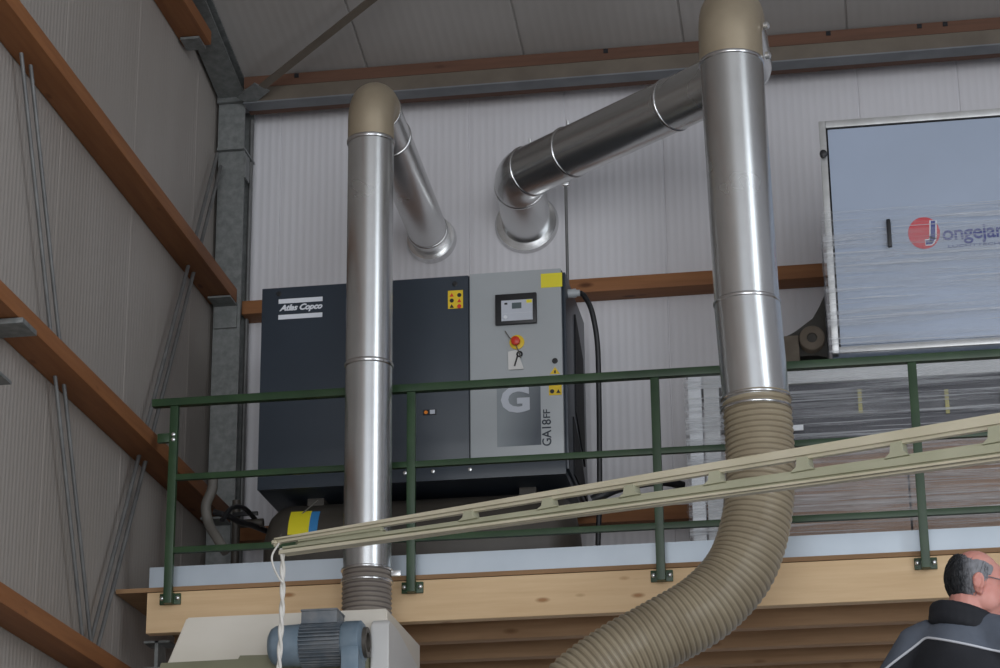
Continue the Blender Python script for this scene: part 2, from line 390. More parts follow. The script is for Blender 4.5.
# roof brace
pa = Vector((XL+.2, 11.27, 6.97)); d = ray(374, -2)
pb = CAM + d*((ZR+YW*TT-.13-1.5)/(d.z+d.y*TT)); pb2 = pb + (pb-pa)*1.9
br = thing('roof_brace', pa, 'slim diagonal steel brace crossing under the roof from the corner', 'brace')
dv = (pb2-pa).normalized(); sdv = dv.cross(Vector((0,-TT,-1))).normalized(); ndv = sdv.cross(dv)
obj('bar', MB().obox((pa+pb2)/2, dv, sdv, ndv, (pb2-pa).length, .045, .006).obox((pa+pb2)/2+sdv*.02-ndv*.02, dv, sdv, ndv, (pb2-pa).length, .006, .04), 'beam', br)
obj('gusset', MB().obox(pa+dv*.05, dv, sdv, ndv, .16, .10, .008), 'steel', br)

# tension rods on the left wall ---------------------------------------
def rod(name, p, q, X, r, label, grp, n=2, gap=.10):
    a = atX(*p, X); b = atX(*q, X); t = thing(name, b, label, 'tie rod', grp)
    sd = (a-b).normalized().cross(X_)
    for k in range(n):
        o = sd*(gap*(k-(n-1)/2))
        obj('rod', MB().tube([b+o, a+o], r, 10), 'rod', t)
    return t
XB = XL+.05
rod('wall_brace', (24, 40), (88, 652), XB, .009, 'pair of thin steel rods leaning down the left part of the wall, behind two timbers', 'wall bracing rods')
rod('wall_brace', (219, 160), (93, 650), XB, .010, 'pair of steel rods running from the corner column down to the left across the wall', 'wall bracing rods', 2, .085)
# bracket at the left frame edge
bk = thing('steel_bracket', atX(4, 386, XL+.2), 'dark steel bracket under the timber at the left edge of the photo', 'bracket')
a = atX(3, 336, XL+.16); b = atX(34, 342, XL+.16)
obj('top_plate', MB().box(XL+.02, XL+.17, b.y-.16, b.y, 4.622, 4.644, .002), 'steel', bk)
c = atX(11, 389, XL+.24)
obj('lower_plate', MB().prism([(XL+.02, c.y-.45, c.z), (XL+.02, c.y-.05, c.z), (XL+.26, c.y-.05, c.z), (XL+.26, c.y-.45, c.z)], (0,0,.012)), 'steel', bk)
obj('web', MB().box(XL+.09, XL+.10, c.y-.45, c.y-.2, c.z+.012, 4.62), 'steel', bk)
obj('back_plate', MB().box(XL+.008, XL+.02, c.y-.45, c.y-.05, c.z-.25, 4.62), 'steel', bk)

# ------------------------------------------------------------------ mezzanine
YF = 10.0; XE = 4.9
mz = thing('mezzanine_floor', (0, YF, 3.62), 'timber mezzanine platform with a pale pine front board and open joists', 'platform')
xf = at(147, 600, YF).x
obj('fascia_board', MB().box(xf, XE, YF, YF+.06, 3.785, 3.968, .003), 'pine', mz, 'pale knotty pine board along the front edge')
obj('deck_board', MB().box(XL+.01, XE, YF-.004, YW-.01, 3.97, 3.990), 'ply', mz)
for k, Y in enumerate((10.42, 10.83, 11.2, 11.5)):
    obj('joist', MB().box(XL+.16, XE, Y, Y+.07, 3.785, 3.968, .002), 'joist', mz)
obj('toe_board', MB().box(at(150, 570, YF+.05).x, XE, YF+.045, YF+.05, 3.990, 4.095).box(at(150, 570, YF+.05).x, XE, YF+.05, YF+.09, 3.990, 3.995), 'toe', mz, 'blue-grey sheet metal upstand on the deck edge')
hb = at(160, 640, 10.2)
obj('hanger', MB().box(hb.x-.06, hb.x+.06, 10.15, 10.27, 3.655, 3.665).box(hb.x-.008, hb.x+.008, 10.15, 10.27, 3.665, 3.785).box(hb.x-.06, hb.x+.06, 10.15, 10.27, 3.775, 3.785), 'steel', mz)

# railing --------------------------------------------------------------
YRl = 9.955
rl = thing('guard_railing', (-1, YRl, 3.93), 'dark green steel guard railing along the front edge of the mezzanine', 'railing')
xr0 = at(153, 405, YRl).x
def zline(p, q): return (at(*p, YRl).z + at(*q, YRl).z)/2
zt1 = at(260, 394, YRl).z
obj('top_rail', MB().box(xr0, XE, YRl-.02, YRl+.02, zt1-.036, zt1, .004), 'green', rl)
zm = at(300, 471, YRl).z; zl = (at(300, 544, YRl).z+at(650, 527, YRl).z)/2
pxs = [(168, 597), (411, 580), (661, 571), (926, 564)]
px_ = [at(a, b, YRl).x for a, b in pxs]
obj('mid_rail', MB().box(px_[0], XE, YRl-.013, YRl+.013, zm-.014, zm+.014, .003), 'green', rl)
obj('lower_rail', MB().box(px_[0], XE, YRl-.013, YRl+.013, zl-.014, zl+.014, .003), 'green', rl)
for i, x in enumerate(px_ + [px_[3]+1.12, px_[3]+2.24, px_[3]+3.36]):
    p = obj('post', MB().box(x-.019, x+.019, YRl-.014, YRl+.014, 3.905, zt1-.036, .003), 'green', rl)
    obj('base_plate', MB().box(x-.048, x+.048, YRl+.030, YRl+.044, 3.908, 3.958, .003).box(x-.019, x+.019, YRl+.012, YRl+.032, 3.908, 3.958), 'green', p)
    for s in (-1, 1):
        obj('bolt', MB().lathe((x+s*.035, YRl+.032, 3.935), (0,-1,0), [(0,.011),(.008,.011),(.012,.006)], 6), 'zinc', p)
lg = obj('wall_lug', MB().box(px_[0]-.075, px_[0]-.015, YRl-.012, YRl+.012, at(165,443,YRl).z, at(165,434,YRl).z, .003), 'green', rl)
for s in (0, 1):
    obj('bolt', MB().lathe((px_[0]+.002, YRl-.012, at(165,436+5*s,YRl).z), (0,-1,0), [(0,.009),(.008,.009),(.011,.005)], 8), 'zinc', lg)

# ------------------------------------------------------------------ compressor
YC = 10.6; CX0, CX1, CZ0, CZ1 = -2.825, -1.345, 4.59, 5.612
cmp_ = thing('air_compressor', ((CX0+CX1)/2, 10.95, 3.99), 'large dark blue and light grey screw air compressor cabinet on the mezzanine', 'compressor')
ca = lambda x, y: at(x, y, YC-.004)
xs_ = ca(469.3, 370).x; zs_ = ca(500, 457.5).z
obj('cabinet', MB().box(CX0, CX1-.002, YC+.012, YC+.76, CZ0, CZ1, .006), 'cdark', cmp_)
dr = obj('access_door', MB().box(CX0, xs_-.003, YC, YC+.02, zs_+.004, CZ1, .005), 'cdark', cmp_, 'dark slate blue front door')
obj('plinth_panel', MB().box(CX0, CX1, YC, YC+.02, CZ0, zs_-.004, .004), 'cdark', cmp_)
gp = obj('control_panel', MB().box(xs_+.003, CX1-.006, YC-.004, YC+.02, zs_+.004, CZ1+.004, .006), 'cgrey', cmp_, 'light grey front panel with controls')
sd = obj('side_panel', MB().box(CX1-.002, CX1+.012, YC+.02, YC+.75, CZ0+.03, CZ1-.01, .003), 'cdark', cmp_)
obj('vent_opening', MB().prism([(CX1+.011, YC+.30, 4.98), (CX1+.011, YC+.62, 4.80), (CX1+.011, YC+.62, 5.36), (CX1+.011, YC+.34, 5.50)], (.008,0,0)), 'dark', sd)
for z0 in (CZ0+.04,): obj('vent_opening', MB().prism([(CX1+.011, YC+.2, z0+.01), (CX1+.011, YC+.68, z0+.01), (CX1+.011, YC+.4, z0+.22), (CX1+.011, YC+.2, z0+.30)], (.008,0,0)), 'dark', sd)
def deco(name, x0, y0, x1, y1, m, parent, th=.002, base=YC, bev=0, lab=None):
    p = at(x0, y1, base); q = at(x1, y0, base)
    return obj(name, MB().box(p.x, q.x, base-th, base, p.z, q.z, bev), m, parent, lab)
# emblem: two bars and lettering
def bar_px(x0, x1, yt, yb, slope):
    a = at(x0, yt, YC); b = at(x1, yb-slope, YC)
    return a.x, b.x, at(x0, yb, YC).z, a.z
lg_ = MB()
bx0, bx1 = at(278.8, 300, YC).x, at(322.6, 300, YC).x
zz = lambda y: at(279, y, YC).z
lg_.box(bx0, bx1, YC-.003, YC, zz(304.0), zz(299.6)); lg_.box(bx0, bx1, YC-.003, YC, zz(319.8), zz(315.3))
em = obj('emblem_bars', lg_, 'silver', dr)
obj('emblem_lettering', fit_text(text_mesh('Atlas Copco', .06, .35, .0024), bx0+.004, bx1, zz(313.2), zz(305.2), YC), 'silver', dr)
for px, py in ((279, 294), (455, 284)):
    p = at(px, py, YC); obj('lock', MB().lathe((p.x, YC, p.z), (0,-1,0), [(0,.013),(.004,.013),(.005,.009),(.009,.008)], 16), 'black', dr)
def pictos(parent, x0, y0, x1, y1, rows, cols, base, skip=0):
    s = deco('warning_label', x0, y0, x1, y1, 'yellow', parent, .0015, base)
    for r_ in range(rows):
        for c_ in range(cols):
            px = x0+(x1-x0)*(c_+.5)/cols; py = y0+(y1-y0)*(skip+(1-skip)*(r_+.5)/rows)
            p = at(px, py, base-.0015); rr = .0105
            b = MB()
            if (r_+c_) % 2: b.lathe((p.x, base-.0015, p.z), (0,-1,0), [(0,rr),(.0012,rr)], 14)
            else: b.prism([(p.x-rr, base-.0015, p.z-rr*.8), (p.x+rr, base-.0015, p.z-rr*.8), (p.x, base-.0015, p.z+rr)], (0,-.0012,0))
            obj('pictogram', b, 'red' if (r_*cols+c_) in (0, 3, 5) and rows == 3 else 'black', s)
    return s
pictos(dr, 448, 290, 463, 309, 3, 2, YC, .12)
lt = deco('latch', 423.5, 409.5, 436.5, 415.5, 'black', dr, .006, YC, .001)
p = at(432.5, 412, YC-.006); obj('latch_cap', MB().box(p.x-.012, p.x+.012, YC-.010, YC-.006, p.z-.01, p.z+.01), 'lcd_panel', lt)
p = at(426, 412.5, YC-.006); obj('latch_ring', MB().lathe((p.x, YC-.006, p.z), (0,-1,0), [(0,.009),(.003,.009)], 14), 'orange', lt)
for px, py in ((405, 473), (433, 471.5), (470, 469.5)):
    p = at(px, py, YC); obj('bolt', MB().lathe((p.x, YC, p.z), (0,-1,0), [(0,.009),(.004,.009),(.006,.005)], 12), 'zinc', cmp_)
YG = YC-.004
deco('yellow_sticker', 541, 272.5, 562, 288, 'lemon', gp, .0015, YG)
yp = at(546, 281, YG); 
ctl = deco('controller', 496, 293.5, 536.8, 326.3, 'black', gp, .022, YG, .004, 'black framed control display')
YK = YG-.022
deco('keypad', 501.5, 299, 532.5, 321.5, 'lcd_panel', ctl, .003, YK)
deco('keypad_band', 502.5, 312, 532, 314, 'white', ctl, .0035, YK)
deco('display', 512, 302.5, 521.5, 309, 'lcd', ctl, .004, YK)
deco('indicator', 526.5, 299.5, 532, 303, 'lemon', ctl, .004, YK)
deco('indicator', 504.5, 303, 507.5, 305, 'black', ctl, .004, YK)
p = at(505.5, 317.5, YK); obj('start_button', MB().lathe((p.x, YK-.003, p.z), (0,-1,0), [(0,.010),(.004,.009)], 16), 'white', ctl)
p = at(517, 342.5, YG)
es = obj('emergency_stop', MB().lathe((p.x, YG, p.z), (0,-1,0), [(0,.036),(.006,.036),(.008,.030)], 24), 'yellow', gp)
obj('stop_button', MB().lathe((p.x-.003, YG-.008, p.z), (0,-1,0), [(0,.014),(.012,.014),(.014,.022),(.026,.021),(.031,.012)], 20), 'red', es)
a_, b_ = at(505, 331, YG-.01), at(514, 341, YG-.02)
obj('lanyard', MB().tube([a_, (a_+b_)/2+Vector((0,0,-.008)), b_, at(519,352,YG-.02), at(521,358,YG-.02)], .0025, 6), 'gcable', es)
kq = [(508,352),(517,350),(524,369),(508.5,370)]
kt = obj('key_tag', MB().prism([at(x,y,YG-.006) for x, y in kq], (0,-.004,0)), 'cream2', es)
p = at(519.5, 354, YG-.012); kr = [p+Vector((.012*math.cos(t*PI/8), 0, .012*math.sin(t*PI/8))) for t in range(17)]
obj('padlock', MB().tube(kr, .004, 8).tube([at(517.5,356,YG-.012), at(514.5,366,YG-.012)], .004, 8), 'black', es)
p = at(555, 361, YG); obj('lock', MB().lathe((p.x, YG, p.z), (0,-1,0), [(0,.014),(.004,.014),(.005,.009),(.008,.008)], 16), 'black', gp)
tq = [(549.8,374.2),(560,373.8),(555,367)]
tr_ = obj('warning_triangle', MB().prism([at(x,y,YG) for x, y in tq], (0,-.0015,0)), 'yellow', gp)
p = at(555, 371.8, YG-.0015); obj('pictogram', MB().box(p.x-.004, p.x+.004, YG-.003, YG-.0015, p.z-.007, p.z+.007), 'black', tr_)
pictos(gp, 549, 377, 561.5, 395.5, 2, 2, YG, .1)
# badge: shaded square with big G
def gradient():
    m = mat('badge_print', (.2,.23,.25), .45)
    t = N(m, 'ShaderNodeTexCoord'); sx = N(m, 'ShaderNodeSeparateXYZ'); LK(m, t.outputs['Generated'], sx.inputs['Vector'])
    ad = N(m, 'ShaderNodeMath', operation='MULTIPLY_ADD'); LK(m, sx.outputs['Z'], ad.inputs[0]); ad.inputs[1].default_value = -.35; LK(m, sx.outputs['X'], ad.inputs[2])
    LK(m, ramp(m, ad.outputs[0], [(-.0, (.27,.30,.32)), (.85, (.085,.10,.12))]), bsdf(m).inputs['Base Color']); return m
bd = deco('badge', 497.3, 378, 540.3, 447.2, gradient(), gp, .0015, YG)
q0, q1 = at(501, 414, YG), at(529.5, 384, YG)
obj('badge_letter', fit_text(text_mesh('G', .1, 0, .004), q0.x, q1.x, at(515,413,YG).z, at(515,386,YG).z, YG-.0015), 'lcd_panel', bd)
obj('model_lettering', fit_text(text_mesh('GA18', .1, 0, .001), at(542,430,YG).x, at(551.3,430,YG).x, at(546,446,YG).z, at(546,419.5,YG).z, YG, True), 'cdark', gp)
obj('model_lettering', fit_text(text_mesh('FF', .1, 0, .001), at(543.5,430,YG).x, at(550.5,430,YG).x, at(546,418,YG).z, at(546,409.5,YG).z, YG, True), 'cdark', gp)
# cable gland and cable
p = at(571, 293.5, YC+.12)
gl = obj('cable_gland', MB().lathe((CX1+.005, YC+.12, p.z), (1,0,0), [(0,.022),(.045,.022),(.05,.016),(.065,.016)], 16), 'cgrey', cmp_)
# receiver tank
TZ, TR = 4.305, .27; TY = 10.895
tk = obj('receiver_tank', MB().lathe((CX0-.02, TY, TZ), (1,0,0), [(0,.02),(.008,.10),(.025,.17),(.05,.225),(.09,.258),(.13,TR),(1.40,TR),(1.44,.258),(1.48,.225),(1.505,.17),(1.52,.10),(1.53,.02)], 40), 'tank', cmp_, 'dark brown-black air receiver under the cabinet')
for x in (CX0+.2, CX1-.25):
    obj('foot', MB().prism([(x, TY-.2, 3.992), (x, TY+.2, 3.992), (x, TY+.15, TZ-.15), (x, TY-.15, TZ-.15)], (.06,0,0)).box(x-.02, x+.08, TY-.22, TY+.22, 3.991, 4.0), 'tank', tk)
    obj('saddle', MB().box(x, x+.08, TY-.1, TY+.1, TZ+.2, CZ0), 'tank', tk)
def on_tank(px, py):
    x = at(px, py, TY-TR).x; z = at(px, py, TY-TR*.98).z; dz = max(-TR, min(TR, z-TZ)); return Vector((x, TY-math.sqrt(max(0, TR*TR-dz*dz)), z))
def tank_sticker(x0, y0, x1, y1, m):
    mb = MB(); b = mb.bm; rows = []
    for i in range(9):
        py = y0+(y1-y0)*i/8; L_, R_ = on_tank(x0, py), on_tank(x1, py)
        R_.z = L_.z; R_.y = L_.y; nn = Vector((0, L_.y-TY, L_.z-TZ)).normalized()*.003
        rows.append([b.verts.new(v) for v in (L_+nn, R_+nn, R_+nn*.3, L_+nn*.3)])
    for a, c in zip(rows, rows[1:]):
        for k in range(4): b.faces.new((a[k], a[(k+1)%4], c[(k+1)%4], c[k]))
    b.faces.new(rows[0]); b.faces.new(rows[-1][::-1])
    return obj('sticker', mb, m, tk)
tank_sticker(287, 508, 308, 535, 'lemon'); tank_sticker(308, 508, 316.5, 535, 'blue_st')
obj('cable', MB().tube([at(318,500,10.68), at(304,512,10.7), at(288,527,10.68), at(276,541,10.6)], .003, 6), 'gcable', tk)
# cables around the compressor ----------------------------------------------
cb = spline([(CX1+.072, YC+.12, p.z), at(585,297,YC+.15), at(592,312,YC+.2), at(597.5,345,YC+.25), at(599,400,YC+.28), at(599.5,450,YC+.28), at(599.5,498,YC+.3), at(598,545,YC+.3)], 8)
tag(obj('power_cable', MB().tube(cb, .013, 10), 'cable'), 'thick black cable curving down beside the right side of the compressor', 'cable')
cb = spline([at(592,500,10.75), at(603,495,10.75), at(620,488,10.8), at(650,482,10.85), at(668,482,10.9), at(683,486,10.95)], 8)
tag(obj('air_hose', MB().tube(cb, .022, 10), 'cable'), 'black hose arching low behind the railing between compressor and wrapped pallet', 'hose')
cb = spline([at(213,478,10.35), at(212,490,10.36), at(206,506,10.36), at(209,524,10.36), at(217,538,10.3), at(226,552,10.28)], 8)
tag(obj('floor_hose', MB().tube(cb, .024, 10), 'gcable'), 'grey hose hanging by the corner column behind the end of the railing', 'hose')
cb = spline([at(222,520,10.6), at(232,508,10.7), at(244,508,10.9), at(254,518,11.15), at(270,534,11.3), at(295,541,11.32)], 8)
tag(obj('control_cable', MB().tube(cb, .012, 8), 'cable'), 'black cable looping from the tank end towards the corner column', 'cable')
cb = spline([at(214,512,10.7), at(228,516,10.7), at(240,522,10.85), at(254,526,11.1), at(270,532,11.28), at(300,538,11.3)], 8)
tag(obj('control_cable', MB().tube(cb, .015, 8), 'cable'), 'lower black cable sagging beside the left end of the tank', 'cable')
xc = at(247, 300, 11.53).x
tag(obj('conduit', MB().tube([(xc, 11.53, 4.0), (xc, 11.53, 6.96)], .011, 10), 'rod'), 'thin grey conduit running up the back wall next to the corner column', 'conduit')
# valve block by the tank end
vb = thing('shut_off_valve', at(240, 528, 10.75), 'dark valve and pipe fittings beside the left end of the tank', 'valve')
a = at(236, 524, 11.15); 
obj('pipe', MB().tube([Vector((a.x, 11.15, 3.995)), a+Vector((0,0,.12))], .022, 12).tube([a, a+Vector((.14,0,0))], .022, 12), 'tank', vb)
obj('handle', MB().box(a.x-.01, a.x+.12, 11.11, 11.125, a.z+.03, a.z+.05, .003), 'black', vb)

# ------------------------------------------------------------------ ducts
def band(m, p, t, r, w_=.022, h=.006):
    m.lathe(Vector(p)-Vector(t).normalized()*w_/2, t, [(0,r),(.002,r+h*.7),(w_*.3,r+h),(w_*.7,r+h),(w_-.002,r+h*.7),(w_,r)], 40); return m
def ovalet(m, p, t, r, n=2):                       # bolt ears of a clamp ring
    return m
# left duct
YD, RD = 9.76, .104
xd = at(369.5, 300, YD).x
zc = at(369, 108, YD).z
pw = at(432, 228, YW)                             # where it meets the wall
zc = (zc + pw.z)/2
ld = thing('exhaust_duct', (xd, YD, 3.75), 'slimmer round galvanised duct, left of the two, in front of the compressor', 'duct', 'galvanised ducts')
zb = at(369, 572, YD).z; zt_ = at(369, 143, YD).z
zj = at(369, 366, YD).z
obj('lower_section', MB().tube([(xd, YD, zb), (xd, YD, zj)], RD, 48), 'duct', ld)
obj('upper_section', MB().tube([(xd, YD, zj), (xd, YD, zt_)], RD, 48), 'duct', ld)
corner = Vector((xd, YD, zc)); pw = Vector((pw.x, YW-.03, zc))
hd = (pw-corner).normalized()
arc = fillet(Vector((xd, YD, zt_)), corner, pw, min(.16, zc-zt_-.0), 14)
arc = [Vector((xd, YD, zt_))] + arc + [arc[-1]+hd*.03]
obj('elbow', MB().tube(arc, RD+.002, 48), 'elbow', ld)
pe = arc[-1]; pm = pe + hd*.30
obj('horizontal_section', MB().tube([pe, pm, pw+hd*.02], RD-.001, 48), 'duct', ld)
for q, t, r in ((Vector((xd,YD,zj)), Z_, RD), (Vector((xd,YD,zt_)), Z_, RD), (pe, hd, RD), (pm, hd, RD-.001), (pw-hd*.12, hd, RD-.001)):
    obj('clamp_band', band(MB(), q, t, r), 'ring', ld)
obj('wall_flange', MB().lathe(Vector((pw.x, YW-.05, zc)), (0,1,0), [(0,RD+.002),(.002,RD+.022),(.042,RD+.03),(.046,RD+.03)], 48), 'ring', ld)
def hose(path, r, pitch, amp, n=40, sub=6):
    pts = resample(path, pitch/sub); rad = []
    for i in range(len(pts)):
        rad.append(r + amp*(.5+.5*math.cos(2*PI*(i % sub)/sub)))
    me = MB().tube(pts, r, n, True, rad).mesh('hose')
    for f in me.polygons:                          # faces in the grooves between ridges take the darker material
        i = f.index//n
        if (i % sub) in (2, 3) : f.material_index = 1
    return me
zh = at(369, 625, YD).z
hp = [Vector((xd, YD, zb+.01 - (zb+.01-zh)*i/40)) for i in range(41)]
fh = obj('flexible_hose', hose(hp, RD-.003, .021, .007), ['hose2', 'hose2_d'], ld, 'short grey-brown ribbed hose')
for z in (zb+.005, at(369, 583, YD).z):
    obj('hose_clamp', band(MB(), (xd, YD, z), Z_, RD+.003, .014), 'ring', fh)
ear = at(393.5, 573, YD-.02); obj('hose_clamp', MB().box(ear.x-.012, ear.x+.03, YD-.02, YD+.0, ear.z-.012, ear.z+.012, .003), 'zinc', fh)

# right duct
YR, RR = 9.45, .137
xr = at(747, 303, YR).x; xr_b = at(756.3, 400, YR).x
xr_top = at(731.5, 64, YR).x
rd = thing('exhaust_duct', (xr, YR, 3.5), 'thicker round galvanised duct, right of the two, joined to a thick ribbed hose', 'duct', 'galvanised ducts')
zb = at(755, 400, YR).z; zj = at(746, 304, YR).z; zt_ = at(731, 64, YR).z
obj('lower_section', MB().tube([(xr_b, YR, zb-.02), (xr, YR, zj)], RR+.002, 56), 'duct', rd)
obj('upper_section', MB().tube([(xr, YR, zj), (xr_top, YR, zt_)], RR, 56), 'duct', rd)
PW = at(518.5, 176, 11.2); zr = PW.z                # axis height of the crossing run
c1 = Vector((xr_top, YR, zr))
c2 = atZ(734, 72, zr)                             # second corner, behind the riser
c2 = Vector((xr_top+.03, c2.y, zr))
arc = fillet(Vector((xr_top, YR, zt_)), c1, c2, min(.2, (c2-c1).length*.45, zr-zt_-.005), 14)
arc = [Vector((xr_top, YR, zt_))] + arc
obj('elbow', MB().tube(arc, RR+.002, 56), 'elbow', rd)
run = (PW-c2).normalized()
arc2 = fillet(c1, c2, PW, .16, 14)
RN, RF = .130, .130
pts = [arc[-1]] + arc2 + [arc2[-1]+run*.02]
obj('elbow', MB().tube(pts, RN, 56, True, [RR]+[RN]*(len(pts)-1)), 'duct', rd)
q1 = pts[-1]
c3 = PW; wdir = Vector((.05, 1, -.0)).normalized()
pwall = at(527, 224, YW)
arc3 = fillet(q1, c3, pwall, .17, 14)
q2 = arc3[0]; q15 = q1+(q2-q1)*.27
rads = lambda p: RN+(RF-RN)*((p-q1).length/(q2-q1).length)
obj('crossing_section', MB().tube([q1, q15], RN, 56, True, [RN, rads(q15)]), 'duct', rd)
obj('crossing_section', MB().tube([q15, q2], RN, 56, True, [rads(q15), RF]), 'duct', rd)
obj('elbow', MB().tube(arc3, RF+.002, 56), 'duct', rd)
stub = MB().tube([arc3[-1], pwall-Y_*.006], RF, 56)
for v in stub.bm.verts:
    if v.co.y > YW-.10: v.co.y = YW-.006
obj('wall_stub', stub, 'duct', rd)
for q, t, r in ((Vector((xr,YR,zj)), Z_, RR), (Vector((xr_top,YR,zt_)), Z_, RR), (q1, run, RN), (q15, run, rads(q15)), (q2, run, RF), (q2+(q1-q2)*.22, run, RF), (arc3[-1], Y_, RF)):
    obj('clamp_band', band(MB(), q, t, r, .02), 'ring', rd)
obj('wall_flange', MB().lathe(Vector((pwall.x, YW-.03, pwall.z)), (0,1,0), [(0,RF+.002),(.002,RF+.03),(.022,RF+.04),(.026,RF+.04)], 48), 'ring', rd)
for i, (bx, by) in enumerate(((528, 142), (541, 153), (763, 27), (762, 57))):
    if i < 2:
        b0 = at(bx, by, (q2.y)-.1); base_ = q2+(q1-q2)*(.02+.2*i); obj('bolt', MB().tube([base_+Vector((0,-.42,.9))*RF*.96, base_+Vector((0,-.42,.9))*(RF+.03)], .008, 8), 'zinc', rd)
    else:
        z = at(bx, by, YR).z; obj('bolt', MB().lathe((xr+RR-.004, YR-.01, z), (1,-.3,0), [(0,.016),(.016,.016),(.022,.008)], 12), 'zinc', rd)
hr = spline([(xr_b, YR, zb+.01), at(759.5,440,YR-.0), at(760.5,480,YR-.01), at(755,527,YR-.03), at(739,571,YR-.06), at(706,607,YR-.1), at(661,634,YR-.15), at(615,660,YR-.2), at(572,694,YR-.24), at(540,740,YR-.28), at(530,800,YR-.3), at(530,800,YR-.3)+Vector((-.02,0,-.9)), at(530,800,YR-.3)+Vector((-.02,0,-1.8)), Vector((at(530,800,YR-.3).x-.02, YR-.3, .02))], 16)
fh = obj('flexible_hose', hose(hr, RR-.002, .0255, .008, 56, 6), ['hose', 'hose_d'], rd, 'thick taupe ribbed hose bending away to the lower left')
for z in (zb, zb-.045):
    obj('hose_clamp', band(MB(), (xr_b, YR, z), Z_, RR+.006, .014), 'ring', fh)
# strut under the crossing duct
YS = 10.98; hx = at(566, 200, YS); zs = at(566, 184, YS).z
hr_ = thing('support_rod', (hx.x, YS, 5.614), 'thin grey rod standing from the compressor top up to the crossing duct', 'rod')
obj('shaft', MB().tube([(hx.x, YS, 5.620), (hx.x, YS, zs)], .0075, 8), 'rod', hr_)
obj('foot', MB().box(hx.x-.02, hx.x+.02, YS-.02, YS+.02, 5.614, 5.620), 'rod', hr_)
obj('top_clip', MB().box(hx.x-.016, hx.x+.016, YS-.016, YS+.016, zs-.012, zs+.004, .003), 'zinc', hr_)

# ------------------------------------------------------------------ goods on the right
def sheet(x0, x1, y0, y1, z0, z1, amp, seed, nx=60, nz=40, top=True, open_right=False):
    """wrinkled film stretched round a load: front, left side and top"""
    mb = MB(); b = mb.bm
    def wr(u, v, nrm, base):
        q = Vector((u*2.2+seed, v*14, seed)); d = (noise.noise(q)+.6*noise.noise(Vector((u*5+seed, v*34, 3.1+seed))))*amp
        return base + nrm*(abs(d)+.002)
    def grid(f, na, nb):
        g = [[b.verts.new(f(i/na, j/nb)) for j in range(nb+1)] for i in range(na+1)]
        for i in range(na):
            for j in range(nb):
                fc = b.faces.new((g[i][j], g[i+1][j], g[i+1][j+1], g[i][j+1])); fc.smooth = True
    grid(lambda u, v: wr(x0+u*(x1-x0), z0+v*(z1-z0), -Y_, Vector((x0+u*(x1-x0), y0, z0+v*(z1-z0)))), nx, nz)
    grid(lambda u, v: wr(y0+u*(y1-y0), z0+v*(z1-z0), -X_, Vector((x0, y0+u*(y1-y0), z0+v*(z1-z0)))), 16, nz)
    if top: grid(lambda u, v: wr(x0+u*(x1-x0), y0+v*(y1-y0), Z_, Vector((x0+u*(x1-x0), y0+v*(y1-y0), z1))), nx, 10)
    bmesh.ops.remove_doubles(b, verts=b.verts[:], dist=.0015)
    return mb
# lower wrapped pallet
YP = 10.4; PX0, PX1 = -.765, 1.75
pl = thing('wrapped_pallet', (.5, 10.8, 3.99), 'pallet of cartons and dark panels under stretch film behind the railing, white cabinet on top', 'pallet')
obj('pallet_deck', MB().box(PX0, PX1, YP, YP+.8, 4.07, 4.09).box(PX0, PX1, YP, YP+.09, 3.991, 4.07).box(PX0, PX1, YP+.36, YP+.45, 3.991, 4.07).box(PX0, PX1, YP+.7, YP+.8, 3.991, 4.07), 'joist', pl)
zk = at(900, 441, YP+.03).z
bxs = [-.60, .22, .98, 1.70]
for a, b in zip(bxs, bxs[1:]):
    obj('carton', MB().box(a+.004, b-.004, YP+.03, YP+.76, 4.091, zk, .006), 'card', pl, 'brown cardboard carton')
zk2 = at(900, 378, YP+.03).z
obj('dark_panels', MB().box(-.52, 1.70, YP+.03, YP+.76, zk+.002, zk+.13, .008).box(-.54, 1.70, YP+.04, YP+.76, zk+.132, zk2, .008), 'darkgoods', pl, 'charcoal coloured stacked panels')
obj('top_board', MB().box(-.70, 1.70, YP+.03, YP+.77, zk2+.002, 4.985, .006), 'wrapwhite', pl)
obj('corner_board', MB().box(-.75, -.69, YP+.012, YP+.075, 4.10, 4.98, .003), 'white', pl, 'white upright edge board')
obj('corner_board', MB().box(-.68, -.61, YP+.02, YP+.09, 4.10, 4.98, .003), 'wrapwhite', pl)
for px in (860, 947, 1003):
    x = at(px, 400, YP+.02).x; obj('strap', MB().box(x-.009, x+.009, YP+.018, YP+.024, at(px,412,YP).z, at(px,388,YP).z), 'strap', pl)
obj('stretch_film', sheet(PX0, PX1-.01, YP, YP+.78, 4.05, 5.0, .014, 1.3, 90, 70), 'film_d', pl, 'clear wrinkled stretch film')
lb = at(718, 400, YP-.02)
obj('film_label', MB().box(at(792,430,YP-.02).x, at(803.5,430,YP-.02).x, YP-.022, YP-.016, at(797,430.5,YP-.02).z, at(797,425,YP-.02).z), 'white', pl)
